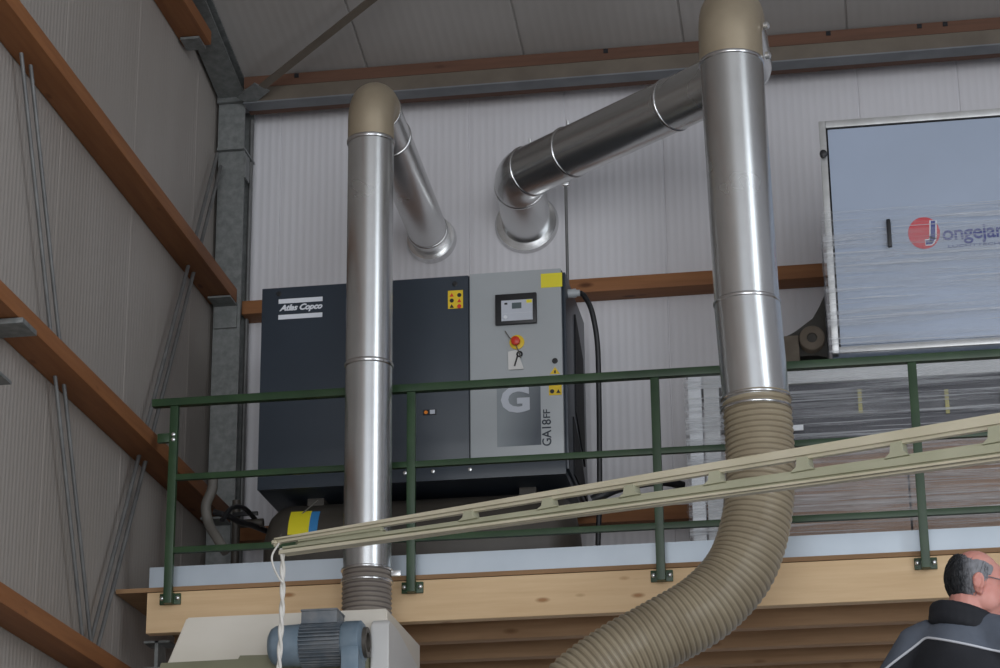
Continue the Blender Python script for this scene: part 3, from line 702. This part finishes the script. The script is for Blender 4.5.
# crumpled skirt of film over the pallet's top edge
# white cabinet
YB = 10.4; BX0, BX1, BZ0, BZ1 = -.085, 1.62, 5.035, 6.195
cbn = thing('filter_cabinet', (.75, 10.8, 5.0), 'big white panelled cabinet with a red and blue logo, half wrapped in clear film', 'cabinet')
obj('carcass', MB().box(BX0, BX1, YB+.012, YB+.72, BZ0, BZ1, .004), 'cab', cbn)
obj('edge_profile', MB().box(BX0, BX0+.032, YB, YB+.06, BZ0, BZ1, .004), 'alu', cbn, 'aluminium corner profile')
obj('edge_profile', MB().box(BX0+.032, BX1, YB, YB+.06, BZ1-.036, BZ1, .004), 'alu', cbn, 'aluminium top profile')
obj('edge_profile', MB().box(BX0+.032, BX1, YB, YB+.06, BZ0, BZ0+.03, .004), 'alu', cbn)
pn = obj('door_panel', MB().box(BX0+.040, BX1-.01, YB+.002, YB+.03, BZ0+.036, BZ1-.046, .003), 'cab', cbn, 'smooth bluish white panel')
obj('gasket', MB().box(BX0+.030, BX0+.042, YB+.008, YB+.02, BZ0+.03, BZ1-.04).box(BX0+.03, BX1, YB+.008, YB+.02, BZ1-.050, BZ1-.034), 'dark', cbn)
p = at(823.5, 155.5, YB); obj('knob', MB().lathe((p.x, YB, p.z), (0,-1,0), [(0,.010),(.012,.010),(.013,.018),(.03,.017),(.034,.010)], 16), 'black', cbn)
h0, h1 = at(888.2, 221, YB), at(891, 248.5, YB)
hn = obj('handle', MB().box(h0.x-.010, h0.x+.010, YB-.03, YB-.012, h1.z, h0.z, .006).box(h0.x-.008, h0.x+.008, YB-.014, YB+.004, h1.z+.005, h1.z+.03).box(h0.x-.008, h0.x+.008, YB-.014, YB+.004, h0.z-.03, h0.z-.005), 'black', pn)
YL = YB+.001
c = at(925, 233, YL); 
# oval emblem leaning, then J, then lettering
def disc(cx, cz, rx, rz, tilt, y, th, n=40):
    pts = []
    for k in range(n):
        a = 2*PI*k/n; x, z = rx*math.cos(a), rz*math.sin(a)
        pts.append((cx+x*math.cos(tilt)-z*math.sin(tilt), y, cz+x*math.sin(tilt)+z*math.cos(tilt)))
    return MB().prism(pts, (0,-th,0))
R1 = (at(941,233,YL).x-at(907,233,YL).x)/2
obj('logo_disc', disc(at(924,233,YL).x, c.z, R1*.94, R1*1.02, .0, YL, .0015), 'logo_red', pn)
def jshape(w_, y, th, m):
    A = [(933,221.5),(933,238),(931,242),(926.5,242.5)]; P = [at(a, b, y) for a, b in A]
    mb = MB()
    for u, v in zip(P, P[1:]):
        d_ = (v-u).normalized(); n_ = Vector((-d_.z, 0, d_.x)); e_ = d_*w_*.35
        mb.prism([u-e_+n_*w_, v+e_+n_*w_, v+e_-n_*w_, u-e_-n_*w_], (0,-th,0))
    return obj('logo_letter', mb, m, pn)
jshape(.0165, YL-.0016, .001, 'white'); jshape(.0105, YL-.0028, .001, 'logo_blue')
tm = text_mesh('ongejans', .1, 0, .0012)
t0, t1 = at(942.5, 235, YL), at(1013, 228, YL)
fit_text(tm, t0.x, t1.x, at(960,241.5,YL).z-.013, at(960,226,YL).z+.0, YL-.0005); obj('logo_lettering', tm, 'logo_blue', pn)
tm = text_mesh('LUCHTTECHNIEK', .03, 0, .0002)
fit_text(tm, at(948,246,YL).x, at(1021,246,YL).x, at(960,247,YL).z, at(960,244.6,YL).z, YL-.0005); obj('logo_lettering', tm, 'logo_pale', pn)
zf = at(900, 206, YB-.03).z
obj('stretch_film', sheet(BX0-.012, BX1, YB-.014, YB+.74, BZ0-.02, zf, .016, 7.7, 90, 56, False), 'film', cbn, 'clear wrinkled stretch film')
# film roll at the film's upper edge
# dark film bundle beside the cabinet
bm_ = MB()
pts = [at(x, y, 10.62) for x, y in ((782,356),(832,356),(833,292),(828,294),(812,318),(800,332),(786,336))]
bm_.prism(pts, (0,.4,0)); bb = bm_.bm
bmesh.ops.triangulate(bb, faces=bb.faces[:]); bmesh.ops.subdivide_edges(bb, edges=bb.edges[:], cuts=5, use_grid_fill=True)
for v in bb.verts: v.co += Vector((noise.noise(v.co*9), noise.noise(v.co*9+Vector((5,0,0))), noise.noise(v.co*9+Vector((0,7,0)))))*.02
mn = min(v.co.z for v in bb.verts)
for v in bb.verts: v.co.z = max(v.co.z, 5.024); v.co.x = min(v.co.x, BX0-.022)
bd_ = obj('film_bundle', bm_, 'bundle'); tag(bd_, 'crumpled dark bundle of dusty film between the thick duct and white cabinet', 'bundle')
for p_ in bd_.data.polygons: p_.use_smooth = True
e0 = at(816, 338, 10.58); e0.z = max(e0.z, 5.024+.062); e0.x = min(e0.x, BX0-.09)
obj('cardboard_roll', MB().lathe((e0.x, 10.57, e0.z), (0,1,0), [(.05,.022),(0,.024),(0,.056),(.004,.060),(.3,.060)], 28), 'roll', bd_, 'tan roll end')
obj('roll_core', MB().lathe((e0.x, 10.575, e0.z), (0,1,0), [(0,.0225),(.02,.0225)], 16), 'bundle', bd_)
f0 = at(783, 338, 10.585)
obj('folded_board', MB().box(f0.x, e0.x-.062, 10.59, 10.9, 5.024, f0.z+.012, .006), 'roll', bd_, 'tan folded board')

# ------------------------------------------------------------------ jib arm with rope
A0, A1 = at(275.5, 548, 8.5), at(1000, 440, 7.3)
A0.z = A1.z = 0
dh = (A1-A0); LA = dh.length; dh.normalize(); nh = Vector((-dh.y, dh.x, 0))     # nh points away from the camera
def armx(px, py):                                # distance along the arm of a pixel column
    d = ray(px, py); # solve CAM.xy + t d.xy = A0 + s dh
    det = d.x*(-dh.y) - d.y*(-dh.x); t = ((A0.x)*(-dh.y) - (A0.y)*(-dh.x))/det
    P = CAM + d*t; return (Vector((P.x, P.y, 0))-A0).dot(dh), P.z
jb = thing('jib_arm', (A0.x, A0.y, 3.7), 'long cream-green slotted steel jib arm crossing in front of the railing', 'jib arm')
KT = [(272,537.5),(400,517.5),(550,494),(700,465),(850,440),(1000,412)]
KB = [(290,557),(400,544),(550,523.5),(700,505),(850,487),(1000,465)]
top = [armx(*q) for q in KT]; bot = [armx(*q) for q in KB]
def fitl(pts):
    n = len(pts); mx = sum(p[0] for p in pts)/n; my = sum(p[1] for p in pts)/n
    k = sum((p[0]-mx)*(p[1]-my) for p in pts)/sum((p[0]-mx)**2 for p in pts); return k, my-k*mx
kt_, ct_ = fitl(top); kb_, cb_ = fitl(bot)
S1 = LA+1.6; TH = .042
def P3(s, z, n=0): return A0 + dh*s + nh*n + Z_*z
zT = lambda s: kt_*s+ct_
zB = lambda s: kb_*s+cb_+.014
def bar(s0, s1, f0, f1, n0, n1):
    """bar between fractions f of the arm height (0 bottom, 1 top)"""
    def zz_(s, f): return zB(s)+(zT(s)-zB(s))*f
    m = MB(); m.prism([P3(s0, zz_(s0,f0), n0), P3(s1, zz_(s1,f0), n0), P3(s1, zz_(s1,f1), n0), P3(s0, zz_(s0,f1), n0)], nh*(n1-n0))
    bmesh.ops.bevel(m.bm, geom=m.bm.edges[:], offset=.011, segments=3, affect='EDGES'); return m
obj('top_flange', bar(-.01, S1, .69, 1.0, -TH/2, TH/2), 'arm', jb, 'cream top flange')
obj('bottom_flange', bar(.03, S1, 0, .13, -TH/2-.008, TH/2), 'arm', jb, 'cream bottom flange')
obj('web', bar(.03, S1, .10, .42, -.022, .022), 'arm_web', jb, 'pale green lower web')
struts = [armx(x, 520-(x-471)*.155)[0] for x in (471, 550, 632, 717, 805, 899, 997)]
for s in struts + [struts[-1]+.33, struts[-1]+.68, struts[-1]+1.05]:
    h_ = zT(s)-zB(s); zb_, zt__ = zB(s)+h_*.38, zB(s)+h_*.72; w0 = .024
    m = MB(); m.prism([P3(s-w0*1.8, zb_, -.022), P3(s+w0*1.8, zb_, -.022), P3(s+w0*.95, zb_+h_*.11, -.022), P3(s+w0*.75, zt__, -.022), P3(s-w0*.75, zt__, -.022), P3(s-w0*.95, zb_+h_*.11, -.022)], nh*.044)
    obj('strut', m, 'arm_web', jb)
s_a = armx(385, 532)[0]
obj('tip_web', bar(.10, s_a, .38, .68, -.018, .018), 'arm_web', jb)
obj('tip_cap', bar(-.012, .02, .5, 1.0, -TH/2, TH/2), 'arm', jb)
me_ = P3(S1, 0); obj('mast', MB().tube([Vector((me_.x, me_.y, .012)), Vector((me_.x, me_.y, zT(S1)+.25))], .085, 28).box(me_.x-.2, me_.x+.2, me_.y-.2, me_.y+.2, 0, .012), 'arm', jb)
# rope
rp = armx(284, 553); r0 = P3(rp[0], zB(rp[0])+.02, -.01)
pts1, pts2 = [], []
for i in range(90):
    z = r0.z - i*.012; a = i*.5; wv = math.sin(i*.11)*.004
    pts1.append(Vector((r0.x+wv+.0048*math.cos(a), r0.y+.0048*math.sin(a), z))); pts2.append(Vector((r0.x+wv-.0048*math.cos(a), r0.y-.0048*math.sin(a), z)))
tag(obj('rope', MB().tube(pts1, .0065, 8).tube(pts2, .0065, 8), 'rope'), 'white twisted rope hanging from the tip of the jib arm', 'rope')
lp = spline([P3(.02, zT(0)-.022, -.004), at(272,556,8.47), at(274,568,8.46), at(279,578,8.46), at(283,583,8.46)], 8)
tag(obj('cable_loop', MB().tube(lp, .004, 8), 'rope'), 'thin pale cable loop hanging at the tip of the arm beside the rope', 'cable')

# ------------------------------------------------------------------ machine at the lower left
YM = 9.42
mc = thing('dust_collector', at(285, 668, YM), 'cream sheet metal machine housing under the slim duct with a blue motor', 'machine')
ma = lambda x, y, Y=YM: at(x, y, Y)
hz_top = ma(285, 613).z
hl, hrr = ma(186.5, 617), ma(387, 611)
zl_ = 2.6
bl = ma(165, 668); sl = (bl.x-hl.x)/(bl.z-hl.z)
hx_b = hl.x + sl*(zl_-hl.z)
hs = MB().prism([(hl.x, YM, hz_top), (hrr.x, YM, hz_top), (hrr.x, YM, zl_), (hx_b, YM, zl_)], (0,.72,0))
bmesh.ops.bevel(hs.bm, geom=hs.bm.edges[:], offset=.006, segments=2, affect='EDGES')
obj('housing', hs, 'cream', mc, 'cream sloped sheet metal housing')
# end cover, an eight sided plate
def cover(x0, x1):
    cyy = YM-.06; czz = ma(380, 618.5, YM-.06).z
    P = [(0,-.03),(.03,0),(.20,-.01),(.62,-.07),(.70,-.14),(.70,-.62),(.5,-.80),(0,-.80)]
    m = MB(); m.prism([(x0, cyy+a, czz+b) for a, b in P], (x1-x0,0,0)); bmesh.ops.bevel(m.bm, geom=m.bm.edges[:], offset=.005, segments=2, affect='EDGES'); return m
ce = ma(389, 640, YM-.05).x
cvx = ma(371, 640, YM-.05).x
cv = obj('end_cover', cover(cvx, ce), 'cream2', mc, 'white eight sided end cover')
for a, b in ((.05, -.06), (.18, -.10), (-.1, -.2)):
    obj('bolt', MB().lathe((ce, YM+.25+a, hz_top-.26+b), (1,0,0), [(0,.012),(.008,.012),(.012,.006)], 8), 'zinc', cv)
ol = MB().prism([ma(158,672,YM-.12), ma(161,663,YM-.12), ma(238,659,YM-.12), ma(240,655.5,YM-.12), ma(300,654,YM-.12), ma(366,654,YM-.12), ma(366,700,YM-.12), ma(150,700,YM-.12)], (0,.12,0))
obj('lower_guard', ol, 'olive', mc, 'olive green guard below the housing')
for a_ in (hx_b+.08, hrr.x-.08):
    for c_ in (YM+.06, YM+.66):
        obj('leg', MB().box(a_-.03, a_+.03, c_-.03, c_+.03, 0, zl_), 'cream2', mc)
# motor, its axle along the housing
YMo = YM-.16; mz_ = ma(310, 645, YMo).z; mx = lambda x: ma(x+2.5, 645, YMo).x
RM = .083
mo = obj('motor', MB().lathe((mx(297), YMo, mz_), (1,0,0), [(0,RM*.9),(0.004,RM*.95),(mx(342)-mx(297),RM*.95),(mx(342)-mx(297)+.003,RM*.8)], 40), 'motor_d', mc, 'blue ribbed electric motor')
fn = MB()
for k in range(34):
    a = 2*PI*k/34; d_ = Vector((0, math.cos(a), math.sin(a))); t_ = Vector((0, -math.sin(a), math.cos(a)))
    fn.obox(Vector(((mx(300)+mx(341))/2, YMo, mz_))+d_*(RM*.97), X_, t_, d_, mx(341)-mx(300), .004, .022)
obj('cooling_fins', fn, 'motor_d', mo)
obj('fan_cowl', MB().lathe((mx(266.5), YMo, mz_), (1,0,0), [(0,.02),(.004,RM*.62),(.016,RM*.86),(.035,RM*.99),(mx(300)-mx(266.5),RM*1.04)], 40), 'motor', mo, 'smooth blue-grey fan cowl')
tb = obj('terminal_box', MB().box(mx(301.5), mx(337.5), YMo-.06, YMo+.08, mz_+RM*.9, mz_+RM*1.55, .006), 'motor_d', mo)
obj('terminal_lid', MB().box(mx(301), mx(338), YMo-.064, YMo+.084, mz_+RM*1.50, mz_+RM*1.62, .005), 'motor_d', tb)
gb = obj('gearbox', MB().lathe((mx(341), YMo, mz_+.0), (1,0,0), [(0,RM*.98),(.012,RM*1.08),(mx(362)-mx(341)-.012,RM*1.08),(mx(362)-mx(341),RM*.9)], 40), 'motor', mc, 'blue gearbox')
obj('gear_foot', MB().box(mx(343), mx(361), YMo-.09, YMo+.09, mz_-.36, mz_-.03, .01), 'motor', gb)
obj('shaft', MB().lathe((mx(361), YMo, mz_+.0), (1,0,0), [(0,.062),(.02,.062),(.02,.04),(cvx-mx(361),.04)], 24), 'tank', gb)

# ------------------------------------------------------------------ the man at the lower right
PY = 7.4
HS = .95
HC = at(978.5, 590, PY)                            # ear position in the picture plane
FA = math.radians(14)                           # the head looks to the right and a little away
h_f = Vector((math.cos(FA), math.sin(FA), -.10)).normalized(); h_s = Vector((0,0,1)).cross(h_f).normalized(); h_u = h_f.cross(h_s)
HR = Matrix((h_f, h_s, h_u)).transposed()
ear_local = Vector((-.006, -.078, -.025))
HCn = HC - HR @ ear_local*HS
HCn.y = PY
def H(x, y, z): return HCn + HR @ Vector((x, y, z))*HS
b = MB()
E_ = lambda c, r: b.ell(H(*c), Vector(r)*HS, HR)
E_((-.001,0,.010), (.088,.078,.098)); E_((.030,0,.0), (.072,.068,.088)); E_((.045,0,-.070), (.052,.055,.060)); E_((.060,0,-.108), (.034,.036,.026))
E_((.092,0,-.040), (.020,.014,.026)); E_((.108,0,-.052), (.014,.015,.012)); E_((.082,0,.010), (.022,.055,.016))
for s in (-1, 1):
    E_((.068,.036*s,-.038), (.028,.026,.024)); E_((.088,.0,-.082), (.016,.026,.010))
    for k in range(11):
        a_ = PI*(-.42+1.25*k/10); E_((-.010+.0155*math.cos(a_+.3), .0905*s, -.016+.026*math.sin(a_+.3)), (.0048,.0042,.0052))
    E_((-.006,.074*s,-.022), (.019,.010,.033)); E_((-.014,.084*s,-.012), (.018,.006,.026)); E_((-.001,.079*s,-.048), (.009,.007,.010)); E_((.030,.046*s,-.052), (.05,.024,.05))
fh_ = Vector((.35, .94, 0)).normalized(); side = Vector((fh_.y, -fh_.x, 0))      # torso faces away to the right; side = his right
FZ = HCn.z - 1.645
hip = Vector((HCn.x-.085, HCn.y-.03, FZ+.93)); nb = H(-.05,0,-.19)
neck_b = Vector((HCn.x-.065, HCn.y-.03, HCn.z-.185))
b.tube([H(-.018,0,-.06), H(-.03,0,-.13), neck_b], .06, 16, True, [.060,.060,.072])
# torso, arms, legs beneath the clothing; hands with five fingers
b.ell(neck_b+Vector((0,0,-.30)), (.13,.10,.20)); b.ell(neck_b+Vector((0,0,-.50)), (.13,.10,.2)); b.tube([neck_b+Vector((0,0,.02)), neck_b+Vector((0,0,-.2))], .06, 14); b.ell(hip, (.16,.13,.15))
SH = {}
for s, nm in ((1,'r'), (-1,'l')):
    sh = neck_b + side*.19*s + Vector((0,0,-.165)); el = sh + side*.05*s + Vector((0,0,-.30)) - fh_*.02; wr = el + fh_*.14 - side*.05*s + Vector((0,0,-.20))
    SH[s] = (sh, el, wr)
    b.tube([sh-side*.02*s, el, wr], .04, 14, True, [.042,.040,.028])
    hd_ = (wr-el).normalized(); pd = side*s
    pc = wr + hd_*.055
    b.ell(pc, (.045,.022,.045)); b.tube([wr, pc+hd_*.03], .028, 12, True, [.027,.034])
    lat = hd_.cross(pd).normalized()
    for k, ln in enumerate((.068,.078,.072,.056)):
        f0 = pc + hd_*.035 + lat*(.030-.020*k); f1 = f0+hd_*ln*.5 - pd*.006; f2 = f1 + hd_*ln*.42 - pd*.022
        b.tube([f0-hd_*.02, f0, f1, f2], .009, 10, True, [.010,.0098,.009,.0075])
    t0_ = pc + lat*.03 - hd_*.02; b.tube([t0_-lat*.015, t0_+lat*.022+hd_*.02, t0_+lat*.03+hd_*.05-pd*.01], .010, 10, True, [.012,.0105,.0085])
    hp_ = hip + side*.09*s; kn = hp_ + Vector((0,0,-.42)) + fh_*.02; an = Vector((kn.x, kn.y, FZ+.09)) - fh_*.03
    b.tube([hp_, kn, an], .06, 14, True, [.078,.055,.042]); b.ell(an+fh_*.06+Vector((0,0,-.045)), (.05,.09,.035))
me = remeshed(b, .0042, 3)
man = obj('person', me, 'skin')
tag(man, 'man with grey receding hair, glasses and dark jacket, seen from behind at the lower right', 'person')
# hair: cap round the back and sides, bald on top
hb_ = MB()
hb_.ell(H(-.004,0,.012), Vector((.093,.0825,.101))*HS, HR, 5)
hm = hb_.bm; inv = HR.transposed()
dele = []
for v in hm.verts:
    l = (inv @ (v.co-HCn))/HS
    hair_ = (l.x < .035 and l.z > -.085 and l.z < .098 + min(0, -l.x*0)) 
    lim = .085 - .9*max(0, l.x+.055)             # receding line rises towards the back
    if abs(l.y) > .05: lim = max(lim, .062 - .35*max(0, l.x))
    low = -.080 if l.x < -.035 else -.080 + (l.x+.035)*1.35
    front = .030 if l.z > -.03 else .012
    if not (l.z < lim and l.z > low and l.x < front+.012): dele.append(v)
    else: v.co += (v.co-HCn).normalized()*(noise.noise(v.co*70)*.004 + .001)
bmesh.ops.delete(hm, geom=dele, context='VERTS')
ext = bmesh.ops.extrude_face_region(hm, geom=hm.faces[:])
for v in [g for g in ext['geom'] if isinstance(g, bmesh.types.BMVert)]: v.co -= (v.co-HCn).normalized()*.014
# strands give the cap a soft outline
for k in range(900):
    u = random.uniform(-1, 1); ph = random.uniform(0, 2*PI); d0 = Vector((math.cos(ph)*math.sqrt(1-u*u), math.sin(ph)*math.sqrt(1-u*u), u))
    l = Vector((-.004+.093*d0.x, .0825*d0.y, .012+.101*d0.z)); lim = .085-.9*max(0, l.x+.055)
    if abs(l.y) > .05: lim = max(lim, .062-.35*max(0, l.x))
    low = -.080 if l.x < -.035 else -.080+(l.x+.035)*1.35
    if l.z < lim+.006 and l.z > low and l.x < .03:
        p = H(*l); t_ = HR @ Vector((-.35, 0, -1)); nn = HR @ d0
        t_ = (t_-nn*t_.dot(nn)).normalized()
        hb_.tube([p-nn*.002, p+t_*.012+nn*.0025, p+t_*.024+nn*.001], .0012, 4, True, [.0016,.0013,.0004])
obj('hair', hb_, 'hair', man, 'dark hair turning grey at the temples', True)
# hair material uses local x; shift so that it runs along the head
# glasses
gls = MB()
for s in (-1, 1):
    gls.tube([H(-.004,.083*s,-.002), H(.03,.079*s,.004), H(.085,.066*s,.0)], .0017, 6)
    ring = [H(.093, .034*s+.024*math.cos(a*PI/12), -.018+.019*math.sin(a*PI/12)) for a in range(25)]
    gls.tube(ring, .0014, 6)
gls.tube([H(.095,-.010,-.012), H(.099,0,-.008), H(.095,.010,-.012)], .0015, 6)
obj('glasses', gls, 'glasses', man, 'thin framed glasses')
for s in (-1, 1):
    obj('eye', MB().ell(H(.083,.032*s,-.014), (.012,.012,.012), None, 2), 'white', man)
# jacket
j = MB()
def je(c, r): j.ell(c, r)
top_ = neck_b
j.tube([top_+Vector((0,0,-.62)), top_+Vector((0,0,-.40)), top_+Vector((0,0,-.14)), top_+Vector((0,0,.0)), top_+Vector((0,0,.05))], .2, 28, True, [.185,.195,.185,.125,.095])
for s in (1, -1):
    sh, el, wr = SH[s]
    j.tube([top_+side*.06*s+Vector((0,0,.008)), top_+side*.12*s+Vector((0,0,-.016)), sh+side*.01*s+Vector((0,0,.035)), el+side*.01*s, wr], .08, 20, True, [.078,.088,.088,.072,.052])
# flatten front-back
jb_ = j.bm
for v in jb_.verts:
    rel = v.co-top_; d_ = rel.dot(fh_)
    if abs(rel.dot(side)) < .21: v.co -= fh_*d_*.25
jm = remeshed(j, .011, 5)
P_edge = lambda p: None
for q in (MT['jk_black'], MT['jk_grey']): jm.materials.append(q)
def yoke_line(sd_):                               # height of the piping relative to the neck base
    return .005 - (.62*(-.08-sd_) if sd_ < -.08 else .30*(sd_+.08))
for p in jm.polygons:
    rel = Vector(p.center)-top_; sd_ = rel.dot(side); back = rel.dot(fh_)
    p.material_index = 1 if (rel.z > yoke_line(sd_) and back < .10 and abs(sd_) < .33) else 0
idx_ = [p.material_index for p in jm.polygons]; jm.materials.clear()
jk = obj('jacket', jm, ['jk_black', 'jk_grey'], man, 'black jacket with slate grey shoulders')
for p, i_ in zip(jm.polygons, idx_): p.material_index = i_
# piping along the yoke
bpy.context.view_layer.update()
from mathutils.bvhtree import BVHTree
bv = BVHTree.FromPolygons([v.co.copy() for v in jm.vertices], [tuple(p.vertices) for p in jm.polygons])
off_ = root_loc(jk); pts = []
for i in range(61):
    sd_ = -.27+.54*i/60; z = yoke_line(sd_)
    o_ = top_+side*sd_+Z_*z-fh_*.6-off_
    hit = bv.ray_cast(o_, fh_)
    if hit[0] is not None: pts.append(hit[0]+off_-fh_*.002)
if len(pts) > 4:
    sm = [pts[0]]+[(pts[i-1]+pts[i]+pts[i+1])/3 for i in range(1, len(pts)-1)]+[pts[-1]]
    obj('piping', MB().tube(sm, .004, 8), 'pipe_w', jk)
# stand-up collar with hood bulk
cl = MB()
for k in range(28):
    a = 2*PI*k/28; d_ = h_f*math.cos(a)*.088+h_s*math.sin(a)*.082; d_.z = 0
    fr = math.cos(a)
    for zc_, fl in ((-.118,1.0), (-.146,1.05)):
        cl.ell(HCn+Vector((-.038,-.014,zc_-.030*fr))+d_*fl, (.024,.024,.030), None, 2)
obj('collar', remeshed(cl, .008, 4), 'jk_black', jk, 'black padded collar')
t = MB()
t.ell(hip+Vector((0,0,.02)), (.19,.15,.17))
for s in (1, -1):
    hp_ = hip+side*.09*s; kn = hp_+Vector((0,0,-.42))+fh_*.02; an = Vector((kn.x, kn.y, FZ+.10))-fh_*.03
    t.tube([hp_, kn, an], .08, 18, True, [.105,.08,.075])
obj('trousers', remeshed(t, .014, 5), 'trouser', man)
for s in (1, -1):
    hp_ = hip+side*.09*s; an = Vector((hp_.x, hp_.y, FZ+.09))-fh_*.01
    bt = MB(); bt.tube([an+Vector((0,0,.12)), an+Vector((0,0,-.03))], .055, 16, True, [.058,.055]); 
    rz = Matrix.Rotation(math.atan2(fh_.y, fh_.x), 3, 'Z'); bt.ell(an+fh_*.07+Vector((0,0,-.045)), (.14,.055,.045), rz)
    bm2 = remeshed(bt, .01, 4)
    for v in bm2.vertices: v.co.z = max(v.co.z, FZ)
    obj('boot', bm2, 'boot', man)
wp = thing('work_platform', (hip.x, hip.y, 0), 'low grey steel platform the man in the dark jacket stands on', 'platform')
obj('tread', MB().box(hip.x-.6, hip.x+.9, hip.y-.5, hip.y+.5, FZ-.05, FZ-.002, .005), 'steel', wp)
for a in (-.55, .85):
    for c_ in (-.45, .45):
        obj('leg', MB().box(hip.x+a-.03, hip.x+a+.03, hip.y+c_-.03, hip.y+c_+.03, 0, FZ-.05), 'steel', wp)

# ------------------------------------------------------------------ light
wd = bpy.data.worlds.new('world'); S.world = wd; wd.use_nodes = True
bg = wd.node_tree.nodes['Background']; bg.inputs['Color'].default_value = (.80,.88,1,1); bg.inputs['Strength'].default_value = .70
def area(name, loc, target, sx, sy_, power, col):
    l = bpy.data.lights.new(name, 'AREA'); l.shape = 'RECTANGLE'; l.size = sx; l.size_y = sy_; l.energy = power; l.color = col
    o = bpy.data.objects.new(name, l); COL.objects.link(o); o.location = loc
    o.rotation_euler = (Vector(target)-Vector(loc)).to_track_quat('-Z', 'Y').to_euler(); return o
area('gable_daylight', (XR-.02, (DY0+DY1)/2, (DZ0+DZ)/2), (XR-5, (DY0+DY1)/2, (DZ0+DZ)/2), DY1-DY0, DZ-DZ0, 330, (.86,.93,1))
area('front_daylight', (3.0, Y0+.1, 3.4), (2.2, 5, 3.2), 12, 6.4, 1080, (.95,.975,1))
S.view_settings.view_transform = 'Standard'; S.view_settings.look = 'None'; S.view_settings.exposure = 0.0; S.view_settings.gamma = 1
S.view_settings.use_curve_mapping = False
